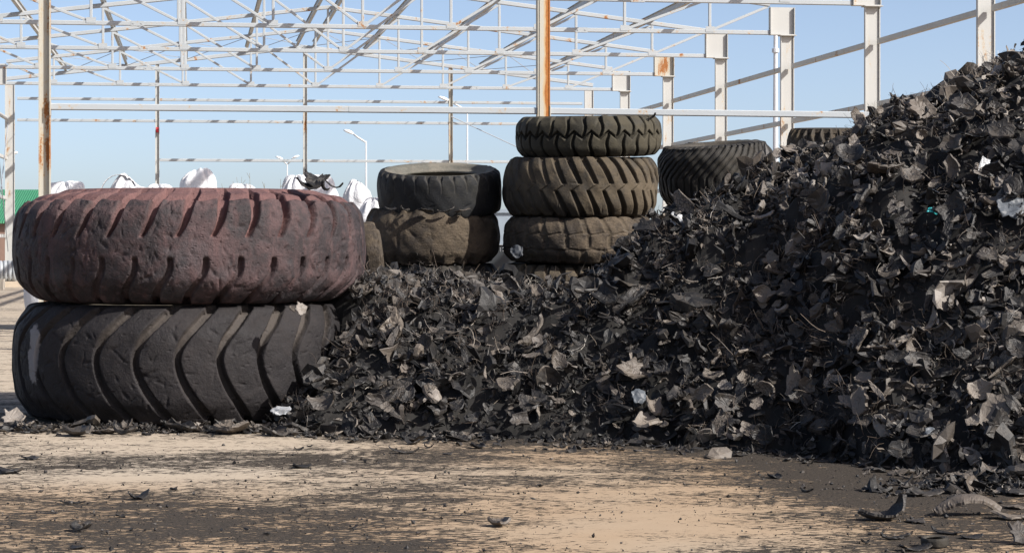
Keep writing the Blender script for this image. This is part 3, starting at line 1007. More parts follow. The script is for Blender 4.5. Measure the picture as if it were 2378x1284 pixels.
# ------------------------------------------------------------------ single large shreds, each a thing
HK = ['plate', 'curl', 'strip', 'ribbed']
HERO = {}
for k in HK:
    for i in range(5):
        V, T3, Q, tr = shred_template(900 + 37 * i + 7 * HK.index(k), k, 5, 26)
        HERO[(k, i)] = (V, T3, Q, tr)
HEROMESH = {}
SHAPE_W = {'plate': ('flat', 'torn plate'), 'curl': ('curled', 'tyre shred'), 'strip': ('narrow', 'tyre strip'), 'ribbed': ('ribbed', 'tread shred')}
TONE = [(0.12, 'black'), (0.42, 'charcoal'), (0.62, 'dark grey'), (0.78, 'brownish'), (0.93, 'dusty grey'), (1.01, 'pale')]


def tone_of(t): return next(w for v, w in TONE if t <= v)


def hero_mesh(kind, i, tint):
    tq = round(tint * 12) / 12
    key = (kind, i, tq)
    if key not in HEROMESH:
        V, T3, Q, tr = HERO[(kind, i)]
        o = mesh_obj('shred', V, [T3, Q], M_SHREDBIG, None, False, {'tint': np.full(len(V), tq), 'tread': tr})
        HEROMESH[key] = o.data
        bpy.data.objects.remove(o)
    return HEROMESH[key]


def put_shred(kind, i, tint, pos, R3, sc, label=None, name='tyre_shred', group='big shreds of tyre on and around the heap'):
    o = bpy.data.objects.new(name, hero_mesh(kind, i, tint))
    COL.objects.link(o)
    M = Matrix([list(r) for r in R3]).to_4x4()
    o.matrix_world = Matrix.Translation(Vector(pos)) @ M @ Matrix.Diagonal((sc[0], sc[1], sc[2], 1))
    tag(o, label, 'rubber shred', group)
    return o


def where(px, py):
    row = 'crest' if False else ''
    if px < 620: return 'below the left half of the giant tyres'
    if px < 850:
        return 'beside the giant tyres' if py < 900 else 'at the foot by the giant tyres'
    cols = [(1010, 'the two-tyre stack'), (1180, 'the gap'), (1350, 'the tall stack'), (1540, 'the tall stack\'s right'),
            (1700, 'the ribbed farm tyre'), (1850, 'the scalloped tyre'), (2050, 'the third column'), (2230, 'the second column'), (9999, 'the nearest column')]
    c = next(w for v, w in cols if px < v)
    crest = np.interp(px, [850, 1400, 1540, 1700, 1900, 2120, 2378], [640, 610, 480, 440, 350, 240, 130])
    foot = np.interp(px, [850, 1500, 1900, 2378], [1020, 1030, 1062, 1110])
    f = (py - crest) / (foot - crest)
    r = 'on the crest' if f < 0.12 else 'high on the slope' if f < 0.32 else 'halfway up the slope' if f < 0.55 else 'low on the slope' if f < 0.8 else 'at the foot'
    return r + ' below ' + c


heroes = []
tries = 0
want = 230
while len(heroes) < want and tries < 40000:
    tries += 1
    x = random.uniform(-1.4, 3.6); y = random.uniform(10.4, 16.2)
    xa, ya = np.array([x]), np.array([y])
    h = float(heap_h(xa, ya)[0])
    if h < 0.05 or in_tyre(xa, ya, xa, 0.05)[0]: continue
    nv = heap_n(xa, ya)[0]
    px = x / y * F + HX; py = HY - (h - HC) * F / y
    if px > 2370 or px < 700 or py > 1110: continue
    view = np.array([-x, -y, HC - h]); view /= np.linalg.norm(view)
    if float(nv @ view) < 0.2: continue
    if random.random() > 0.5 + float(nv @ view): continue
    s = random.choice([0.09, 0.11, 0.13, 0.15, 0.17, 0.21]) * random.uniform(0.85, 1.1)
    if any((px - q[0]) ** 2 + ((py - q[1]) * 1.2) ** 2 < (38) ** 2 for q in heroes): continue
    heroes.append((px, py, x, y, h, nv, s))
heroes.sort(key=lambda q: q[1])
lab_count = {}
made = []
for (px, py, x, y, h, nv, s) in heroes:
    kind = random.choice(['plate', 'curl', 'curl', 'ribbed', 'ribbed', 'strip', 'strip'])
    i = random.randrange(5)
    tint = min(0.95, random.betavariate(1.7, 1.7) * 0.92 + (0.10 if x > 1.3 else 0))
    if random.random() < 0.012: tint = 1.0
    Rm = frames((nv + np.array([0.15, -0.25, 0.1]))[None], rng, np.array([0.42]))[0]
    p = np.array([x, y, h]) + nv * (0.035 + 0.2 * s * (kind == 'curl'))
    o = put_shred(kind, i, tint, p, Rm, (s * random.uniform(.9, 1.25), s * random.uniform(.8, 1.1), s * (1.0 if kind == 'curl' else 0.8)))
    adj, noun = SHAPE_W[kind]
    big = 'big ' if s > 0.16 else ''
    lab = f'{big}{tone_of(tint)} {adj} {noun} {where(px, py)}'
    if len(lab.split()) > 11: lab = lab.replace(' tyre shred', ' shred').replace(' tread shred', ' shred').replace(' torn plate', ' plate').replace('big ', '')
    made.append((o, lab, px, py))
groups = {}
for q in made: groups.setdefault(q[1], []).append(q)
for lab, qs in groups.items():
    if len(qs) == 1: qs[0][0]['label'] = lab; continue
    qs.sort(key=lambda q: q[2])
    words = {2: ['left one', 'right one'], 3: ['left one', 'middle one', 'right one']}.get(len(qs))
    for k, q in enumerate(qs):
        w = words[k] if words else ['leftmost', 'second', 'third', 'fourth', 'fifth', 'sixth'][min(k, 5)]
        q[0]['label'] = lab + ', ' + w


def lay(px, py, size, kind, i, tint, label, rot=0.0, lift=0.0, sx=1.0, sy=1.0, sz=1.0, tip=0.0, lean=0.0, name='tyre_shred', D=None):
    """a shred lying on the yard: py is where it touches the concrete"""
    D = D or F * HC / (py - HY)
    x = (px - HX) / F * D
    V = HERO[(kind, i)][0]
    R = Matrix.Rotation(rot, 3, 'Z') @ Matrix.Rotation(tip, 3, 'X') @ Matrix.Rotation(lean, 3, 'Y')
    s = size / F * D
    S3 = np.array([s * sx, s * sy, s * sz])
    Rn = np.array(R)
    Wv = (V * S3) @ Rn.T
    z = -Wv[:, 2].min() + lift + 0.001
    return put_shred(kind, i, tint, (x, D, z), Rn, S3, label, name)


# shreds that lie by themselves on the yard (photo pixel, width in px)
lay(1160, 1222, 76, 'curl', 1, 0.72, 'lone grey curled shred on clean tan concrete, nearest the bottom centre', 0.2, sy=0.8)
lay(322, 1158, 60, 'curl', 2, 0.30, 'black cupped shred on the concrete below the pink tyre, upper of the left pair', 0.6)
lay(185, 1232, 66, 'curl', 0, 0.35, 'black boat-shaped shred with a raised tip at the lower left', -0.2, sy=0.6)
lay(170, 1168, 56, 'strip', 1, 0.10, 'flat black strip lying at the left between two dark shreds', 0.05, sz=0.3)
lay(115, 1192, 46, 'strip', 2, 0.45, 'flat brownish sliver at the far left of the yard', 0.1, sz=0.3)
lay(55, 1173, 30, 'strip', 0, 0.08, 'tiny black sliver near the left picture edge', 0.0, sz=0.3)
lay(702, 1085, 62, 'plate', 2, 0.15, 'two-layered black flat scrap on the concrete below the charcoal tyre', 0.3, sy=0.8, sz=0.6)
lay(693, 1045, 28, 'plate', 0, 0.12, 'small black scrap standing just above the two-layered scrap', 0.1)
lay(70, 1066, 55, 'curl', 3, 0.35, 'crumpled dark shred at the left, just in front of the giant tyres', 0.4, sz=0.6)
lay(20, 1098, 70, 'plate', 1, 0.3, 'dark ragged scrap cut by the left picture edge', 0.0, sz=0.7)
lay(403, 1136, 26, 'plate', 3, 0.2, 'small square dark scrap right of the upper cupped shred', 0.1)
lay(180, 1272, 40, 'plate', 4, 0.2, 'flat dark scrap at the very bottom left of the yard', 0.1, sz=0.5)
lay(280, 1200, 22, 'plate', 1, 0.15, 'small black lump between the two cupped shreds at left', 0.9)
lay(620, 1240, 20, 'plate', 2, 0.15, 'small black lump on the concrete at bottom centre left', 0.9)
lay(820, 1225, 22, 'plate', 0, 0.3, 'small dark lump midway between the left shreds and the lone grey curl', 0.4)
lay(940, 1052, 80, 'strip', 3, 0.45, 'bent dark strip just in front of the heap foot under the two-tyre stack', 0.2, sz=0.5)
lay(1110, 1040, 48, 'curl', 4, 0.3, 'small black cupped shred in front of the heap foot under the gap', 0.5, sz=0.6)
lay(1040, 1055, 34, 'plate', 3, 0.5, 'small flat grey scrap in front of the heap foot under the gap', 0.1, sz=0.5)
lay(1800, 1110, 46, 'curl', 0, 0.25, 'small dark twisted scrap on black crumb in front of the right heap', 0.5, sz=0.7)
lay(1905, 1072, 40, 'plate', 2, 0.5, 'flat grey scrap off the heap foot at the right', 0.2, sz=0.4)
lay(2022, 1230, 44, 'strip', 4, 0.08, 'short black peg of rubber below the big upturned curl', 0.05, sz=0.3)
lay(2010, 1262, 22, 'plate', 1, 0.10, 'small black cube-like lump at the lower right', 0.3, sz=1.6)
lay(2128, 1212, 66, 'plate', 3, 0.62, 'rounded flat grey scrap touching the big upturned curl', 0.1, sz=0.5)
lay(2120, 1278, 90, 'plate', 0, 0.35, 'dark flat shred in front of the tiny wheel tyre', 0.2, sy=0.7, sz=0.6)
lay(2080, 1252, 70, 'strip', 1, 0.12, 'black ragged strip left of the tiny wheel tyre', 0.3, sz=0.6)
lay(2200, 1240, 78, 'strip', 2, 0.15, 'black bent strip behind the tiny wheel tyre', -0.4, sz=0.8)
lay(2255, 1250, 66, 'curl', 2, 0.45, 'grey frayed shred right of the tiny wheel tyre', 0.3, sz=0.5)
lay(2370, 1262, 70, 'plate', 4, 0.6, 'grey plate cut by the right edge at the lower right corner', 0.2, tip=0.6)
lay(2350, 1205, 90, 'plate', 1, 0.85, 'pale torn plate right of the long arched tread strip', -0.2, sz=0.6)
lay(2355, 1180, 60, 'plate', 2, 0.8, 'pale ragged scrap at the right edge above the torn plate', 0.5, sz=0.6)
lay(2140, 1150, 100, 'plate', 0, 0.55, 'flat brownish plate lying above the big upturned curl', 0.1, sz=0.5)
lay(2190, 1140, 70, 'ribbed', 1, 0.72, 'ribbed grey shred on the crumb left of the small side pile', 0.4, sz=0.6)
lay(2260, 1122, 100, 'ribbed', 2, 0.8, 'large ribbed grey shred on top of the small side pile', -0.3, sz=0.8)
lay(2330, 1140, 90, 'plate', 3, 0.6, 'dusty plate in the small side pile at the right edge', 0.3)
lay(2230, 1165, 70, 'curl', 3, 0.4, 'dark curl at the lower edge of the small side pile', 0.8)
lay(2110, 1112, 70, 'strip', 0, 0.78, 'pale upturned strip lying just off the shaded heap foot', -0.3, sz=0.8)
lay(2300, 1112, 80, 'curl', 1, 0.5, 'brown curl at the back of the small side pile', 0.3)
lay(2355, 1118, 80, 'plate', 0, 0.9, 'pale plate at the right edge behind the small side pile', 0.4, tip=0.3)
lay(30, 998, 60, 'plate', 4, 1.0, 'bright white torn scrap at the left foot of the charcoal tyre', 0.1, tip=0.7, sz=0.8, D=13.75)
for k, (px, py, s, kd, tn) in enumerate([(85, 1004, 70, 'strip', .3), (180, 1012, 90, 'curl', .55), (238, 1006, 60, 'plate', .68), (205, 985, 66, 'curl', .6), (290, 1008, 80, 'strip', .5), (345, 1000, 56, 'curl', .35), (420, 1004, 90, 'curl', .25),
                                         (480, 1002, 60, 'plate', .45), (535, 1008, 100, 'ribbed', .72), (590, 1000, 80, 'plate', .82), (640, 1012, 80, 'curl', .6), (690, 1006, 90, 'plate', .5), (730, 1012, 80, 'strip', .4)]):
    words = ['leftmost dark strip', 'arched grey curl', 'round grey plate', 'upturned grey curl', 'thin brownish strip', 'small black cup', 'black curl with raised ends', 'flat dark plate', 'broad brown ribbed piece',
             'pale torn plate', 'dusty curl', 'flat grey plate', 'dark twisted strip']
    lay(px, py, s, kd, k % 5, tn, words[k] + ' in the drift at the foot of the charcoal tyre', k * 0.7, lift=0.0, sz=0.9)


# the two big foreground pieces, shaped for themselves
def curved_piece(name, pts, wid, th, tint, label, loc, rotz, cup=0.0, ragged=0.15, seed=1, grooves=False):
    """a torn tread strip: pts = (s, z) centre line, wid = half widths"""
    r = np.random.default_rng(seed)
    c = catmull(pts, 46)
    n = len(c)
    w = np.interp(np.linspace(0, 1, n), np.linspace(0, 1, len(wid)), wid)
    w = w * (1 + ragged * (np.interp(np.arange(n), np.linspace(0, n, 12), r.random(12)) - 0.5))
    tan = np.gradient(c, axis=0); tan /= np.linalg.norm(tan, axis=1)[:, None]
    nor = np.stack([-tan[:, 1], tan[:, 0]], -1)
    m = 11
    top = []
    for j in range(m):
        v = -1 + 2 * j / (m - 1)
        dz = cup * v * v + (0.012 * (math.sin(j * 2.6) > 0) if grooves else 0)
        top.append(np.stack([c[:, 0] + nor[:, 0] * dz, w * v + r.normal(0, 0.0015, n), c[:, 1] + nor[:, 1] * dz], -1))
    top = np.array(top)
    low = top.copy()
    low[:, :, 0] -= nor[:, 0] * th; low[:, :, 2] -= nor[:, 1] * th
    V = np.concatenate([top.reshape(-1, 3), low.reshape(-1, 3)])
    i = np.arange(m * n).reshape(m, n); k = i + m * n
    q = lambda a: np.stack([a[:-1, :-1], a[:-1, 1:], a[1:, 1:], a[1:, :-1]], -1).reshape(-1, 4)
    rim = []
    loop = list(i[0, :]) + list(i[1:, -1]) + list(i[-1, -2::-1]) + list(i[-2:0:-1, 0])
    for a in range(len(loop)):
        p, q2 = loop[a], loop[(a + 1) % len(loop)]
        rim.append((p, p + m * n, q2 + m * n, q2))
    Fc = np.vstack([q(i), q(k)[:, ::-1], np.array(rim)])
    V[:, 2] -= V[:, 2].min() - 0.002
    tr = np.zeros(len(V))
    o = mesh_obj(name, V, Fc, M_SHRED, None, False, {'tint': np.full(len(V), tint), 'tread': tr}, loc=loc)
    o.rotation_euler = (0, 0, rotz)
    return tag(o, label, 'rubber shred', 'big shreds of tyre on and around the heap')


D0 = F * HC / (1207 - HY)
curved_piece('tread_strip', [(-0.115, 0.030), (-0.07, 0.008), (0.0, 0.0), (0.05, 0.010), (0.085, 0.045), (0.098, 0.095)], [0.008, 0.040, 0.058, 0.060, 0.048, 0.012], 0.010, 0.45,
             'big upturned tyre curl with a tall raised end, left of the long arched strip', P(2052, 1207, D0)[:2] + (0,), 0.25, cup=0.016, seed=4, ragged=0.3)
D0 = F * HC / (1196 - HY)
curved_piece('tread_strip', [(-0.155, 0.0), (-0.10, 0.036), (-0.03, 0.062), (0.05, 0.060), (0.11, 0.036), (0.155, 0.004)], [0.020, 0.045, 0.060, 0.055, 0.040, 0.015], 0.012, 0.72,
             'long arched tread strip with a black hollow beneath, on the yard at the right', P(2247, 1194, D0)[:2] + (0,), 0.12, cup=-0.022, seed=6, ragged=0.35)

# shreds on top of the pink tyre and wedged between the giants, plus a few odd pieces of plastic
def perch(px, py, D, size, kind, i, tint, label, rot, tip=0.0, lean=0.0, sc=(1, 1, 1)):
    s = size / F * D
    R = np.array(Matrix.Rotation(rot, 3, 'Z') @ Matrix.Rotation(tip, 3, 'X') @ Matrix.Rotation(lean, 3, 'Y'))
    return put_shred(kind, i, tint, P(px, py, D), R, (s * sc[0], s * sc[1], s * sc[2]), label)


perch(712, 428, 14.25, 70, 'plate', 0, 0.30, 'flat dark shred lowest of the bunch lying on the pink tyre', 0.2, 0.35, 0.2)
perch(735, 419, 14.30, 62, 'ribbed', 1, 0.45, 'ribbed dark shred in the middle of the bunch on the pink tyre', 0.8, 0.5, -0.3)
perch(722, 412, 14.40, 50, 'plate', 2, 0.35, 'dark pointed shred topmost of the bunch on the pink tyre', 0.3, 0.6, 0.4)
perch(775, 431, 14.35, 50, 'strip', 3, 0.10, 'black strip at the right end of the bunch on the pink tyre', 0.1, 0.1, 0.15)
perch(752, 432, 14.15, 40, 'strip', 4, 0.12, 'thin black sliver jutting upright from the bunch on the pink tyre', 0.9, 0.2, 0.9)
perch(700, 716, 13.78, 38, 'plate', 2, 1.0, 'pale chip wedged between the pink tyre and the charcoal tyre', 0.2, 0.9, 0.3)
perch(680, 716, 13.76, 26, 'plate', 3, 0.7, 'small brownish chip left of the pale wedged chip', 0.2, 0.5, 0.1)
perch(1450, 277, 20.2, 34, 'curl', 1, 0.25, 'small black curl on top of the hexagonal-block tyre, left of the pair', 0.4, 0.2, 0)
perch(1505, 276, 20.2, 40, 'strip', 1, 0.15, 'small black strip jutting up at the right of the topmost stacked tyre', -0.3, 0.1, -0.3)
perch(1418, 279, 20.3, 26, 'plate', 1, 0.2, 'tiny black flake on the middle of the topmost stacked tyre', 0.2, 0.2, 0)
for k, (px, py, D, s) in enumerate([(905, 484, 20.25, 34), (940, 487, 20.22, 40), (985, 489, 20.2, 38), (1035, 490, 20.2, 46), (1075, 489, 20.25, 36)]):
    perch(px, py, D, s, ['plate', 'strip'][k % 2], k % 5, 0.3 + 0.1 * k, ['first', 'second', 'third', 'fourth', 'fifth'][k] + ' from left of the scraps wedged between the two stacked dark tyres', k * 1.1, 0.2, 0.1, (1, 1, .6))

M_SHEET = NT('white_plastic_film')
_n = M_SHEET.noise(M_SHEET.pos(), 30, 4)
M_SHEET = M_SHEET.done(M_SHEET.mix(_n, (0.15, 0.16, 0.175), (0.34, 0.35, 0.36)), 0.4, M_SHEET.bump(_n, 0.6, 0.01), 0.5)
M_GREYFILM = plain('grey_plastic_film', (0.075, 0.085, 0.098), 0.5, 0.5, 25, bumpd=0.01)
M_TEAL = plain('teal_plastic', (0.02, 0.28, 0.30), 0.5, 0.2, 25)


def film(name, px, py, D, w, h, mat, label, seed, rot=(0.9, 0, 0.3)):
    r = np.random.default_rng(seed)
    n = 15
    u = np.linspace(-1, 1, n)
    U, Vv = np.meshgrid(u, u)
    rr = 1 + 0.7 * (fnoise(U * 1.3 + 20, Vv * 1.3 + 20, seed + 50, 3) - 0.5)
    f = 1.0 - 0.25 * (np.abs(U) * np.abs(Vv))
    X = U * w / 2 * f * rr; Y = Vv * h / 2 * f * rr
    Z = 0.35 * w * (fnoise(U * 1.6 + 9 + seed, Vv * 1.6 + 5, seed, 3) - 0.5)
    top = np.stack([X, Y, Z], -1).reshape(-1, 3); low = top - np.array([0, 0, 0.004])
    i = np.arange(n * n).reshape(n, n)
    q = lambda a: np.stack([a[:-1, :-1], a[:-1, 1:], a[1:, 1:], a[1:, :-1]], -1).reshape(-1, 4)
    loop = list(i[0, :]) + list(i[1:, -1]) + list(i[-1, -2::-1]) + list(i[-2:0:-1, 0])
    rim = [(loop[a], loop[a] + n * n, loop[(a + 1) % len(loop)] + n * n, loop[(a + 1) % len(loop)]) for a in range(len(loop))]
    o = mesh_obj(name, np.vstack([top, low]), np.vstack([q(i), q(i + n * n)[:, ::-1], np.array(rim)]), mat, None, True, loc=P(px, py, D))
    o.rotation_euler = rot
    return tag(o, label, 'plastic scrap')


def on_slope(px, py):
    """distance at which this line of sight meets the heap"""
    Ds = np.arange(9.5, 19, 0.01)
    xs_ = (px - HX) / F * Ds; zs_ = HC + (HY - py) / F * Ds
    hit = np.where(heap_h(xs_, Ds) + 0.05 > zs_)[0]
    return float(Ds[hit[0]]) if len(hit) else 14.0


film('plastic_scrap', 1572, 508, on_slope(1572, 508), 0.10, 0.10, M_SHEET, 'bluish white plastic scrap on the heap below the ribbed farm tyre', 1, (1.1, 0.3, 0.3))
film('plastic_scrap', 2172, 490, on_slope(2172, 490), 0.10, 0.05, M_TEAL, 'teal plastic scrap on the shaded part of the heap', 2, (0.9, 0, 0.5))
film('plastic_scrap', 2355, 480, on_slope(2355, 480), 0.24, 0.18, M_GREYFILM, 'crumpled grey film at the right edge of the shaded heap', 3)
film('plastic_scrap', 2285, 395, on_slope(2285, 395), 0.07, 0.18, M_SHEET, 'narrow white plastic rag high on the shaded heap', 4, (1.2, 0.4, 0.2))
film('plastic_scrap', 1200, 584, 19.95, 0.14, 0.12, plain('shaded_grey_film', (0.035, 0.04, 0.048), 0.6, 0.5, 25, bumpd=0.01), 'grey crumpled film in the shadow at the left foot of the tall stack', 5, (1.3, 0, 0))  # darker copy of the grey film, with shade put into its colour
film('plastic_scrap', 650, 952, 13.45, 0.14, 0.07, M_SHEET, 'whitish film lying against the foot of the charcoal tyre', 6, (0.8, 0, 0.1))
film('plastic_scrap', 2165, 1005, on_slope(2165, 1005), 0.08, 0.08, M_GREYFILM, 'grey film scrap low on the shaded heap', 8)
film('plastic_scrap', 1485, 920, on_slope(1520, 920), 0.10, 0.10, M_GREYFILM, 'blue-grey film scrap low on the sunlit heap below the tall stack', 9)

# ------------------------------------------------------------------ steel frame of the unfinished hall
ANG = math.radians(8.41)
hall = empty('steel_hall_frame', (0, 0, 0), (0, 0, ANG), 'open unclad hall skeleton of white rusty trusses and columns behind the tyres', 'building frame')
RL, RR = -4.94, 10.89
RC = (RL + RR) / 2
HALF = (RR - RL) / 2
EAVE, TIE = 4.94, 4.985
RIDGE = 6.45
chord_z = lambda r: RIDGE - (RIDGE - 5.50) * abs(r - RC) / HALF
frames_a = [58.3, 53.3, 48.3, 43.3, 38.3, 33.3, 28.3, 23.3]
NODE = HALF / 5
nodes = [RC + NODE * k for k in range(-5, 6)]
for fi, a in enumerate(frames_a):
    for r, sgn in ((RL, -1), (RR, 1)):
        m = MB(); rc = r - sgn * 0.13
        if a == 58.3:
            m.ibeam((rc, a, 0.25), (rc, a, 5.36), 0.07, 0.25, 0.016, up=(1, 0, 0))
            m.build('column', M_STEEL, hall)
        else:
            m.ibeam((rc, a, 0.25), (rc, a, EAVE - 0.012), 0.07, 0.25, 0.016, up=(1, 0, 0))
            m.box((rc, a, EAVE - 0.005), (0.30, 0.22, 0.014))
            m.build('column', M_STEEL, hall)
        MB().box((rc, a, 0.125), (0.55, 0.55, 0.25)).build('footing', plain('concrete_footing', (0.42, 0.38, 0.32)) if fi == 0 and sgn < 0 else bpy.data.materials['concrete_footing'], hall)
    if a == 58.3:
        for sgn, r in ((-1, RL), (1, RR)):
            MB().bar((RC, a, RIDGE - .05), (r - sgn * 0.02, a, 5.45), 0.08, 0.10).build('rafter', M_STEELW, hall)
        for k, r in enumerate((RL + 0.13 + 3.85, RC, RR - 3.96)):
            mm = M_STEELR
            m = MB(); m.ibeam((r, a, 0.0), (r, a, chord_z(r) - 0.10), 0.10, 0.11, 0.01, up=(1, 0, 0))
            po = m.build('gable_post', [M_STEEL, M_STEEL, M_STEELR][k], hall)
            if k == 0:
                zz = zs(303, 57.7)
                MB().box((r, a - 0.058, zz), (0.07, 0.008, 0.14)).build('red_tape', plain('red_tape', (0.45, 0.03, 0.04)), po)
        rr = [RL + 0.26, RL + 0.13 + 3.85, RC, RR - 3.96, RR - 0.26]
        for zg, j0 in ((4.94, 0), (4.37, 0), (3.33, 1)):
            for j in range(j0, 4):
                MB().bar((rr[j] + .06, a, zg), (rr[j + 1] - .06, a, zg), 0.06, 0.075).build('girt', M_STEELW, hall)
        continue
    m = MB().bar((RL + 0.45, a, TIE), (RR - 0.45, a, TIE), 0.07, 0.078)
    for k in range(1, 10):
        m.box((nodes[k], a - 0.038, TIE + 0.045), (0.17, 0.006, 0.10))
    for xx in (RC - 3.95, RC + 3.95):
        m.box((xx, a, TIE), (0.22, 0.078, 0.086))
        for q in (-0.07, 0.07): m.box((xx + q, a - 0.041, TIE), (0.02, 0.012, 0.02))
    tr = m.build('roof_truss', M_STEELW, hall)
    for sgn, r in ((-1, RL), (1, RR)):
        MB().bar((RC, a, RIDGE - .05), (r - sgn * 0.46, a, chord_z(r - sgn * 0.46) - 0.05), 0.075, 0.085).build('top_chord', M_STEELW, tr)
        m = MB()
        rc = r - sgn * 0.23
        m.box((rc, a, EAVE + 0.262), (0.46, 0.012, 0.50))
        m.box((rc, a, EAVE + 0.010), (0.46, 0.14, 0.014))
        m.box((r - sgn * 0.006, a, EAVE + 0.262), (0.012, 0.14, 0.488))
        m.box((r - sgn * 0.454, a, EAVE + 0.262), (0.012, 0.14, 0.488))
        m.build('haunch_plate', M_STEEL if a != 48.3 else M_STEELR, tr)
    for k, r in enumerate(nodes[1:-1]):
        w = 0.05
        if abs(r - RC) < 0.01:
            continue
        MB().bar((r, a, TIE + 0.04), (r, a, chord_z(r) - 0.09), w, w, up=(1, 0, 0)).build('truss_post', M_STEELW, tr)
        if k + 1 == 3:
            MB().bar((r - 0.075, a, TIE + 0.04), (r - 0.075, a, chord_z(r) - 0.10), w, w, up=(1, 0, 0)).build('truss_post', M_STEELW, tr)
    MB().bar((RC, a, TIE + 0.04), (RC, a, RIDGE - 0.10), 0.05, 0.05, up=(1, 0, 0)).build('truss_post', M_STEELW, tr)
    for k in range(5):
        for sgn in (-1, 1):
            r0 = RC + sgn * NODE * k; r1 = RC + sgn * NODE * (k + 1)
            if k == 4: r1 -= sgn * 0.5
            MB().bar((r0 + sgn * 0.04, a, TIE + 0.035), (r1, a, chord_z(r1) - 0.10), 0.042, 0.05).build('truss_diagonal', M_STEELW, tr)
# purlins run the length of the roof, one I-beam per bay
for j, r in enumerate([RC + NODE * k for k in (-4, -3, -2, -1)] + [RC - 0.22, RC + 0.22] + [RC + NODE * k for k in (1, 2, 3, 4)]):
    z = chord_z(r) + 0.062
    for b in range(len(frames_a) - 1):
        a1, a0 = frames_a[b], frames_a[b + 1]
        MB().ibeam((r, a0 + 0.004, z), (r, a1 - 0.004, z), 0.07, 0.13, 0.009).build('purlin', M_STEELW if j % 3 else M_STEEL, hall)
# side-wall girts
for r, zlist in ((RR - 0.05, (4.37, 3.37, 2.35)), (RL + 0.05, (4.40, 3.35, 2.30, 1.30))):
    for zg in zlist:
        for b in range(len(frames_a) - 1):
            a1, a0 = frames_a[b], frames_a[b + 1]
            MB().bar((r, a0 + 0.085, zg), (r, a1 - 0.085, zg), 0.06, 0.09).build('girt', M_STEEL, hall)
# rod bracing in the last roof bay and the gable
mk = lambda p, q, rad=0.008: MB().tube([p, q], rad, 6).build('brace_rod', M_ROD, hall)
M_ROD = plain('brace_rod_steel', (0.28, 0.30, 0.33), 0.5)
for k in range(-4, 4):
    r0, r1 = RC + NODE * k, RC + NODE * (k + 1)
    mk((r0, 53.35, chord_z(r0) - 0.02), (r1, 58.25, chord_z(r1) - 0.02))
    mk((r1, 53.35, chord_z(r1) - 0.05), (r0, 58.25, chord_z(r0) - 0.05))
mk((RR - 3.96, 58.2, 4.55), (RR - 0.3, 58.2, 2.9), 0.012)
mk((RL + .1, 58.1, 4.3), (RL + .1, 54.2, 0.9), 0.012)
mk((RL + .1, 54.2, 4.3), (RL + .1, 58.1, 0.9), 0.012)
# tall thin mast behind the right wall
p = P(1801, 560, 66)
m = MB().tube([(p[0], p[1], 0), (p[0], p[1], 3.4), (p[0], p[1], 7.6)], [0.10, 0.085, 0.06], 12)
m.tube([(p[0], p[1], zs(118, 66) - .06), (p[0], p[1], zs(118, 66) + .06)], 0.11, 12)
o = m.build('metal_mast', plain('galvanised_pole', (0.55, 0.57, 0.60), 0.45), smooth=False)
tag(o, 'tall bare galvanised mast behind the right-hand wall of the hall', 'pole')

# front row: two posts and a rail just behind the tyres
A0 = 23.9


def hall_r(px):
    t = (px - HX) / F
    return A0 * (math.sin(ANG) + t * math.cos(ANG)) / (math.cos(ANG) - t * math.sin(ANG))


front = empty('steel_front_frame', (0, 0, 0), (0, 0, ANG), 'near steel frame of two rusty cream posts joined by a long white rail', 'steel frame')
r1, r2 = hall_r(104), hall_r(1259)
zr = zs(252, 23.7)
m = MB(); m.ibeam((0, 0, 0), (0, 0, 6.4), 0.115, 0.125, 0.012, up=(1, 0, 0))
o = m.build('post', M_STEELR, front); o.location = (r1, A0, 0)
m = MB(); m.ibeam((0, 0, 0), (0, 0, 6.4), 0.13, 0.14, 0.012, up=(1, 0, 0))
m.box((0.0, -0.062, 3.2), (0.10, 0.02, 6.4))
o = m.build('post', M_RUSTCOL, front); o.location = (r2 + 0.01, A0, 0)
MB().bar((r1 + 0.065, A0, zr), (r1 + 3.3, A0, zr), 0.075, 0.072).build('rail', M_STEELW, front)
MB().bar((r1 + 3.303, A0, zr), (r2 - 0.065, A0, zr), 0.076, 0.073).build('rail', M_STEELW, front)
MB().bar((r2 + 0.09, A0, zr), (RR - 1.2, A0, zr - 0.02), 0.075, 0.072).build('rail', M_STEELW, front)
MB().box((r2 + 0.082, A0 - 0.03, zr - 0.02), (0.012, 0.09, 0.16)).build('cleat', M_STEELR, front)
MB().box((r1 + 0.062, A0 - 0.03, zr - 0.02), (0.012, 0.09, 0.16)).build('cleat', M_STEELR, front)

# ------------------------------------------------------------------ street lamps
M_POLE = plain('lamp_pole_grey', (0.50, 0.52, 0.54), 0.5)
M_LENS = plain('lamp_lens', (0.72, 0.75, 0.78), 0.3)


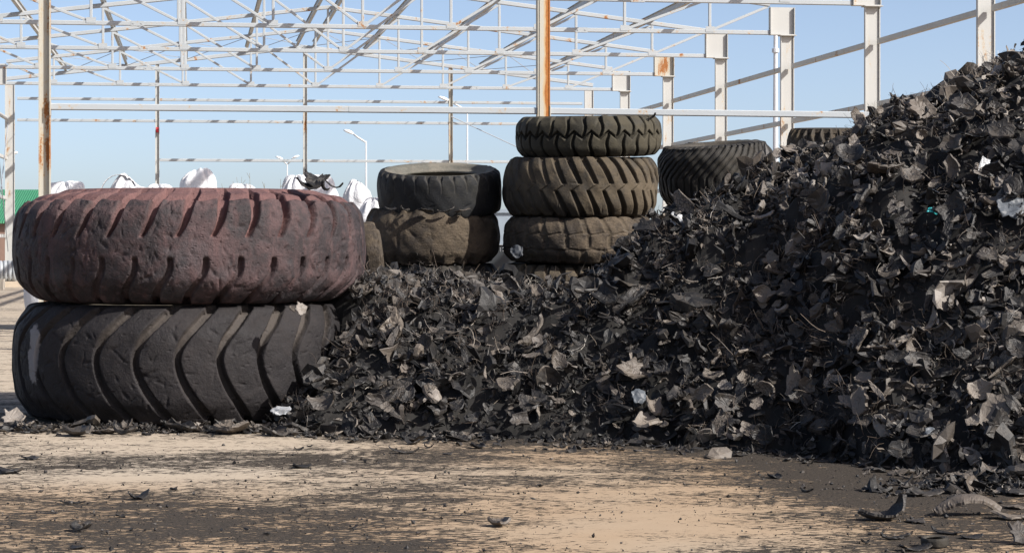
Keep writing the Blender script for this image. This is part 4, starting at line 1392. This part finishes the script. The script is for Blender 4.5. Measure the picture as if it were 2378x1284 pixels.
def lamp(px, ytop, D, arms, label, rad=0.055):
    x, y, z = P(px, ytop, D)
    root = empty('street_lamp', (x, y, 0), (0, 0, 0), label, 'street lamp', 'street lamps beyond the hall')
    MB().tube([(0, 0, 0), (0, 0, z)], [rad, rad * 0.6], 10).build('pole', M_POLE, root, True)
    for (dx, dz, hl) in arms:
        sx = 1 if dx > 0 else -1
        ax = dx - sx * hl * 0.6
        MB().tube([(0, 0, z - 0.05), (dx * 0.45, 0, z + dz * 0.45), (ax, 0, z + dz * 0.8)], 0.035, 8).build('arm', M_POLE, root, True)
        # head: flattened tapering lantern
        V, Fc = [], []
        n = 12
        d = Vector((sx * 0.93, 0, 0.36 if dz > 0 else 0.1)).normalized(); upv = Vector((-d.z * sx, 0, abs(d.x))).normalized()
        for i, (s, w, h) in enumerate([(0, .05, .04), (.15, .10, .07), (.5, .15, .09), (.8, .12, .07), (1, .04, .03)]):
            c = Vector((ax, 0, z + dz * 0.8)) + d * s * hl
            for k in range(n):
                t = 2 * math.pi * k / n
                V.append(c + Vector((0, 1, 0)) * w * math.cos(t) + upv * h * math.sin(t) * (1 if math.sin(t) > 0 else 0.5))
        for i in range(4):
            for k in range(n): Fc.append((i * n + k, i * n + (k + 1) % n, (i + 1) * n + (k + 1) % n, (i + 1) * n + k))
        Fc += [tuple(range(n)), tuple(range(4 * n, 5 * n))]
        MB().add(V, Fc).build('lamp_head', M_LENS, root, True)


lamp(850, 328, 82, [(-0.72, 0.33, 0.42)], 'single-arm street lamp left of the rusty gable post', 0.05)
lamp(667, 380, 118, [(-0.5, 0.28, 0.42), (0.52, 0.34, 0.42)], 'distant twin-arm street lamp between two gable posts', 0.05)
lamp(1085, 254, 90, [(-1.05, 0.42, 0.50)], 'tall street lamp whose head shows left of the rusty gable post', 0.05)
lamp(28, 372, 88, [(0.16, 0.30, 0.20)], 'small street lamp with a round head at the far left', 0.035)

# ------------------------------------------------------------------ white bulk bags behind the giant tyres
t = NT('white_woven_bag')
_p = t.pos('object'); _n = t.noise(_p, 3.0, 5, 0.6, 0.6)
M_BAG = t.done(t.mix(_n, (0.50, 0.51, 0.53), (0.62, 0.62, 0.64)), 0.6, t.bump(t.math('ABSOLUTE', t.math('SUBTRACT', _n, 0.5)), 0.8, 0.08), 0.3)


def bag(px, top, D, w, hgt, label, seed, peak=(0, 0), pk=0.0, base=None, strap=None):
    r = np.random.default_rng(seed)
    x, y, zt = P(px, top, D)
    n, m = 56, 34
    th = np.linspace(0, 2 * math.pi, n, endpoint=False)
    V = []
    for j in range(m + 1):
        f = j / m
        ph = -math.pi / 2 + math.pi * f
        c = math.cos(ph); s = math.sin(ph)
        for t_ in th:
            ex = 0.5
            cx = math.copysign(abs(math.cos(t_)) ** 0.7, math.cos(t_)); sx = math.copysign(abs(math.sin(t_)) ** 0.7, math.sin(t_))
            rad = abs(c) ** (0.45 if f < 0.6 else 0.75)
            p = Vector((cx * rad * w / 2, sx * rad * w / 2, (s * 0.5 + 0.5) * hgt))
            up = max(0, s)
            q = Vector((p.x * 3.2 + seed * 3.1, p.y * 3.2, p.z * 3.2))
            d = mnoise.noise(q * 0.7) * 0.16 + up * 0.07 * abs(math.sin(t_ * 5 + 4 * mnoise.noise(q * 0.5))) + abs(mnoise.noise(q * 1.6)) * 0.05
            p += Vector((cx, sx, 0.8)) * d * w * (0.35 + 0.9 * up)
            g = math.exp(-(((p.x - peak[0]) / 0.16) ** 2 + ((p.y - peak[1]) / 0.25) ** 2))
            p.z += pk * g * up
            V.append(p)
    zmax = max(v.z for v in V)
    z0 = zt - zmax
    Fc = [(j * n + k, j * n + (k + 1) % n, (j + 1) * n + (k + 1) % n, (j + 1) * n + k) for j in range(m) for k in range(n)]
    root = MB().add(V, Fc).build('bulk_bag', M_BAG, None, True, loc=(x, y, z0))
    tag(root, label, 'bulk bag', 'white bulk bags behind the giant tyres')
    if strap:
        mb = MB()
        (x0, x1, hh) = strap
        N = 16
        P0 = []
        for k in range(N + 1):
            a = math.pi * k / N
            P0.append(Vector((x0 + (x1 - x0) * (0.5 - 0.5 * math.cos(a)), -0.1, hgt * 0.75 + hh * math.sin(a) ** 0.7)))
        wd = 0.035
        Vs = [];
        for q in P0: Vs += [q + Vector((0, -wd, 0)), q + Vector((0, wd, 0)), q + Vector((0, wd, -0.006)), q + Vector((0, -wd, -0.006))]
        Fs = []
        for k in range(N):
            for e in range(4): Fs.append((k * 4 + e, k * 4 + (e + 1) % 4, k * 4 + 4 + (e + 1) % 4, k * 4 + 4 + e))
        mb.add(Vs, Fs).build('lifting_strap', M_GREYFILM if False else M_BAG, root, True)
    return root


bag(150, 419, 29.5, 0.62, 0.95, 'white bulk bag with a low loop, leftmost behind the pink tyre', 2, strap=(-0.15, 0.12, 0.2))
bag(300, 402, 29.0, 0.66, 0.90, 'white peaked bag under a grey arching strap behind the pink tyre', 3, (-0.08, 0), 0.22, strap=(-0.38, 0.16, 0.42))
bag(462, 390, 29.3, 0.52, 1.10, 'tallest crumpled white bag behind the middle of the pink tyre', 4, (0.05, 0), 0.10)
bag(368, 427, 28.6, 0.40, 0.90, 'low white bag peeping up left of the tallest crumpled bag', 5)
bag(565, 426, 29.0, 0.48, 0.90, 'low white bag right of the tallest crumpled bag', 6)
bag(690, 405, 28.4, 0.48, 0.95, 'flat-topped white bag behind the shreds on the pink tyre, the left one', 7)
bag(745, 405, 28.0, 0.48, 0.95, 'rounded white bag behind the shreds on the pink tyre, the right one', 8)
bag(832, 416, 27.5, 0.42, 1.0, 'pointed white bag between the pink tyre and the two-tyre stack', 9, (-0.08, 0), 0.12)
bag(868, 458, 26.5, 0.42, 1.0, 'low slumped white bag right against the two-tyre stack', 10)
for k, px in enumerate((140, 290, 450, 600, 760, 900)):
    bag(px, 540, 29.0 - 0.1 * k, 0.92, 1.25, ['first', 'second', 'third', 'fourth', 'fifth', 'sixth'][k] + ' from left of the full white bags carrying the upper bags', 20 + k)
# dry weed in front of the bags
m = MB()
wx, wy, wz = P(590, 425, 27.0)
for k in range(9):
    b = Vector((random.uniform(-.15, .15), random.uniform(-.1, .1), -wz)); tpt = Vector((b.x * 2 + random.uniform(-.12, .12), b.y, random.uniform(-0.02, 0.14)))
    mid = (b + tpt) / 2 + Vector((random.uniform(-.06, .06), 0, 0))
    m.tube([b, mid, tpt], [0.005, 0.003, 0.002], 4)
    for q in range(3):
        s = mid.lerp(tpt, random.uniform(0.4, 0.95))
        m.tube([s, s + Vector((random.uniform(-.08, .08), 0, random.uniform(.01, .07)))], 0.002, 4)
tag(m.build('dry_weed', plain('dry_stalks', (0.16, 0.13, 0.07)), None, loc=(wx, wy, wz)), 'thin dry weed stalks showing over the middle of the pink tyre', 'plant')
# grey-blue skip seen through the slit between the stacks
x, y, _ = P(1167, 560, 30)
skip = empty('storage_bin', (x, y, 0), (0, 0, 0), 'grey-blue steel bin with a dark base, seen through the slit between stacks', 'bin')
M_BIN = plain('bin_blue_grey', (0.26, 0.31, 0.36), 0.5)
M_BIN2 = plain('bin_dark', (0.03, 0.035, 0.04), 0.6)
MB().box((0, 0.5, 1.36), (1.0, 1.0, 0.46)).box((0, -0.01, 1.60), (1.04, 0.04, 0.05)).box((-.4, -.012, 1.36), (.05, .03, .44)).box((.4, -.012, 1.36), (.05, .03, .44)).build('body', M_BIN, skip)
MB().box((0, 0.5, 0.60), (0.98, 0.96, 1.05)).box((-.35, .1, .035), (.1, .1, .07)).box((.35, .1, .035), (.1, .1, .07)).build('base', M_BIN2, skip)
cu = bpy.data.curves.new('number', 'FONT'); cu.body = '17'; cu.size = 0.085; cu.extrude = 0.002; cu.align_x = 'CENTER'
cu.materials.append(M_SHEET)
_t = bpy.data.objects.new('tmp', cu); COL.objects.link(_t)
bpy.context.view_layer.update()
tme = bpy.data.meshes.new_from_object(_t.evaluated_get(bpy.context.evaluated_depsgraph_get()))
bpy.data.objects.remove(_t)
tx = bpy.data.objects.new('number', tme); COL.objects.link(tx); tx.parent = skip
tx.location = (-0.01, 0.016, 1.035); tx.rotation_euler = (math.radians(90), 0, 0)

# ------------------------------------------------------------------ far left: green shed, pipe
shed = empty('green_shed', P(60, 557, 95)[:2] + (0,), (0, 0, 0.1), 'distant green corrugated shed seen left of the pink tyre', 'shed')
t = NT('green_corrugated')
_w = t.n('ShaderNodeTexWave'); t.put(_w.inputs[0], t.pos('object')); _w.inputs['Scale'].default_value = 3.0
M_GREEN = t.done(t.mix(t.noise(t.pos(), 2, 4), (0.035, 0.17, 0.085), (0.05, 0.22, 0.11)), 0.5, t.bump(_w.outputs['Fac'], 0.6, 0.04), 0.4)
m = MB()
m.add([(-7, 0, 2.0), (7, 0, 2.0), (7, 6, 3.55), (-7, 6, 3.55), (-7, 0.0, 1.92), (7, 0.0, 1.92), (7, 6, 3.47), (-7, 6, 3.47)], [(0, 1, 2, 3), (7, 6, 5, 4), (0, 4, 5, 1), (1, 5, 6, 2), (2, 6, 7, 3), (3, 7, 4, 0)])
m.add([(-7, 12, 2.0), (7, 12, 2.0), (7, 6.01, 3.55), (-7, 6.01, 3.55), (-7, 12, 1.92), (7, 12, 1.92), (7, 6.01, 3.47), (-7, 6.01, 3.47)], [(3, 2, 1, 0), (4, 5, 6, 7), (1, 5, 4, 0), (2, 6, 5, 1), (3, 7, 6, 2), (0, 4, 7, 3)])
m.build('roof', M_GREEN, shed)
MB().box((0, 6, 0.95), (13.4, 11.4, 1.9)).build('wall', plain('shed_wall', (0.19, 0.125, 0.10)), shed)
MB().box((1.5, 0.28, 0.8), (1.2, 0.04, 1.6)).build('door', M_STEELW, shed)
MB().box((-2.5, 0.28, 1.0), (1.4, 0.04, 0.7)).build('window', M_BIN, shed)
# ribbed grey pipe end beside the left column
px_, py_, _ = P(-8, 600, 55)
m = MB()
pts = [(0, 0, 0), (0.9, 0, 0)]
for k in range(9):
    m.tube([(-0.5 + k * 0.11, 0, 0.40), (-0.42 + k * 0.11, 0, 0.40)], 0.27, 24)
m.tube([(-0.52, 0, 0.40), (0.5, 0, 0.40)], 0.25, 24)
o = m.build('ribbed_pipe', plain('grey_plastic_pipe', (0.27, 0.29, 0.31), 0.5), None, True, loc=(px_, py_, -0.0))
o.location.z = 0.0
o.rotation_euler = (0, 0, 0.3)
tag(o, 'short grey ribbed pipe lying by the left hall column', 'pipe')
MB_ = MB().box((0, 0, 0.07), (1.3, 0.7, 0.14))
tag(MB_.build('timber_pallet', plain('pale_timber', (0.5, 0.42, 0.32)), None, loc=(px_ + 0.1, py_, 0)), 'low pale timber base under the grey ribbed pipe', 'pallet')
print('VERTS', sum(len(o.data.vertices) for o in bpy.data.objects if o.type == 'MESH'))
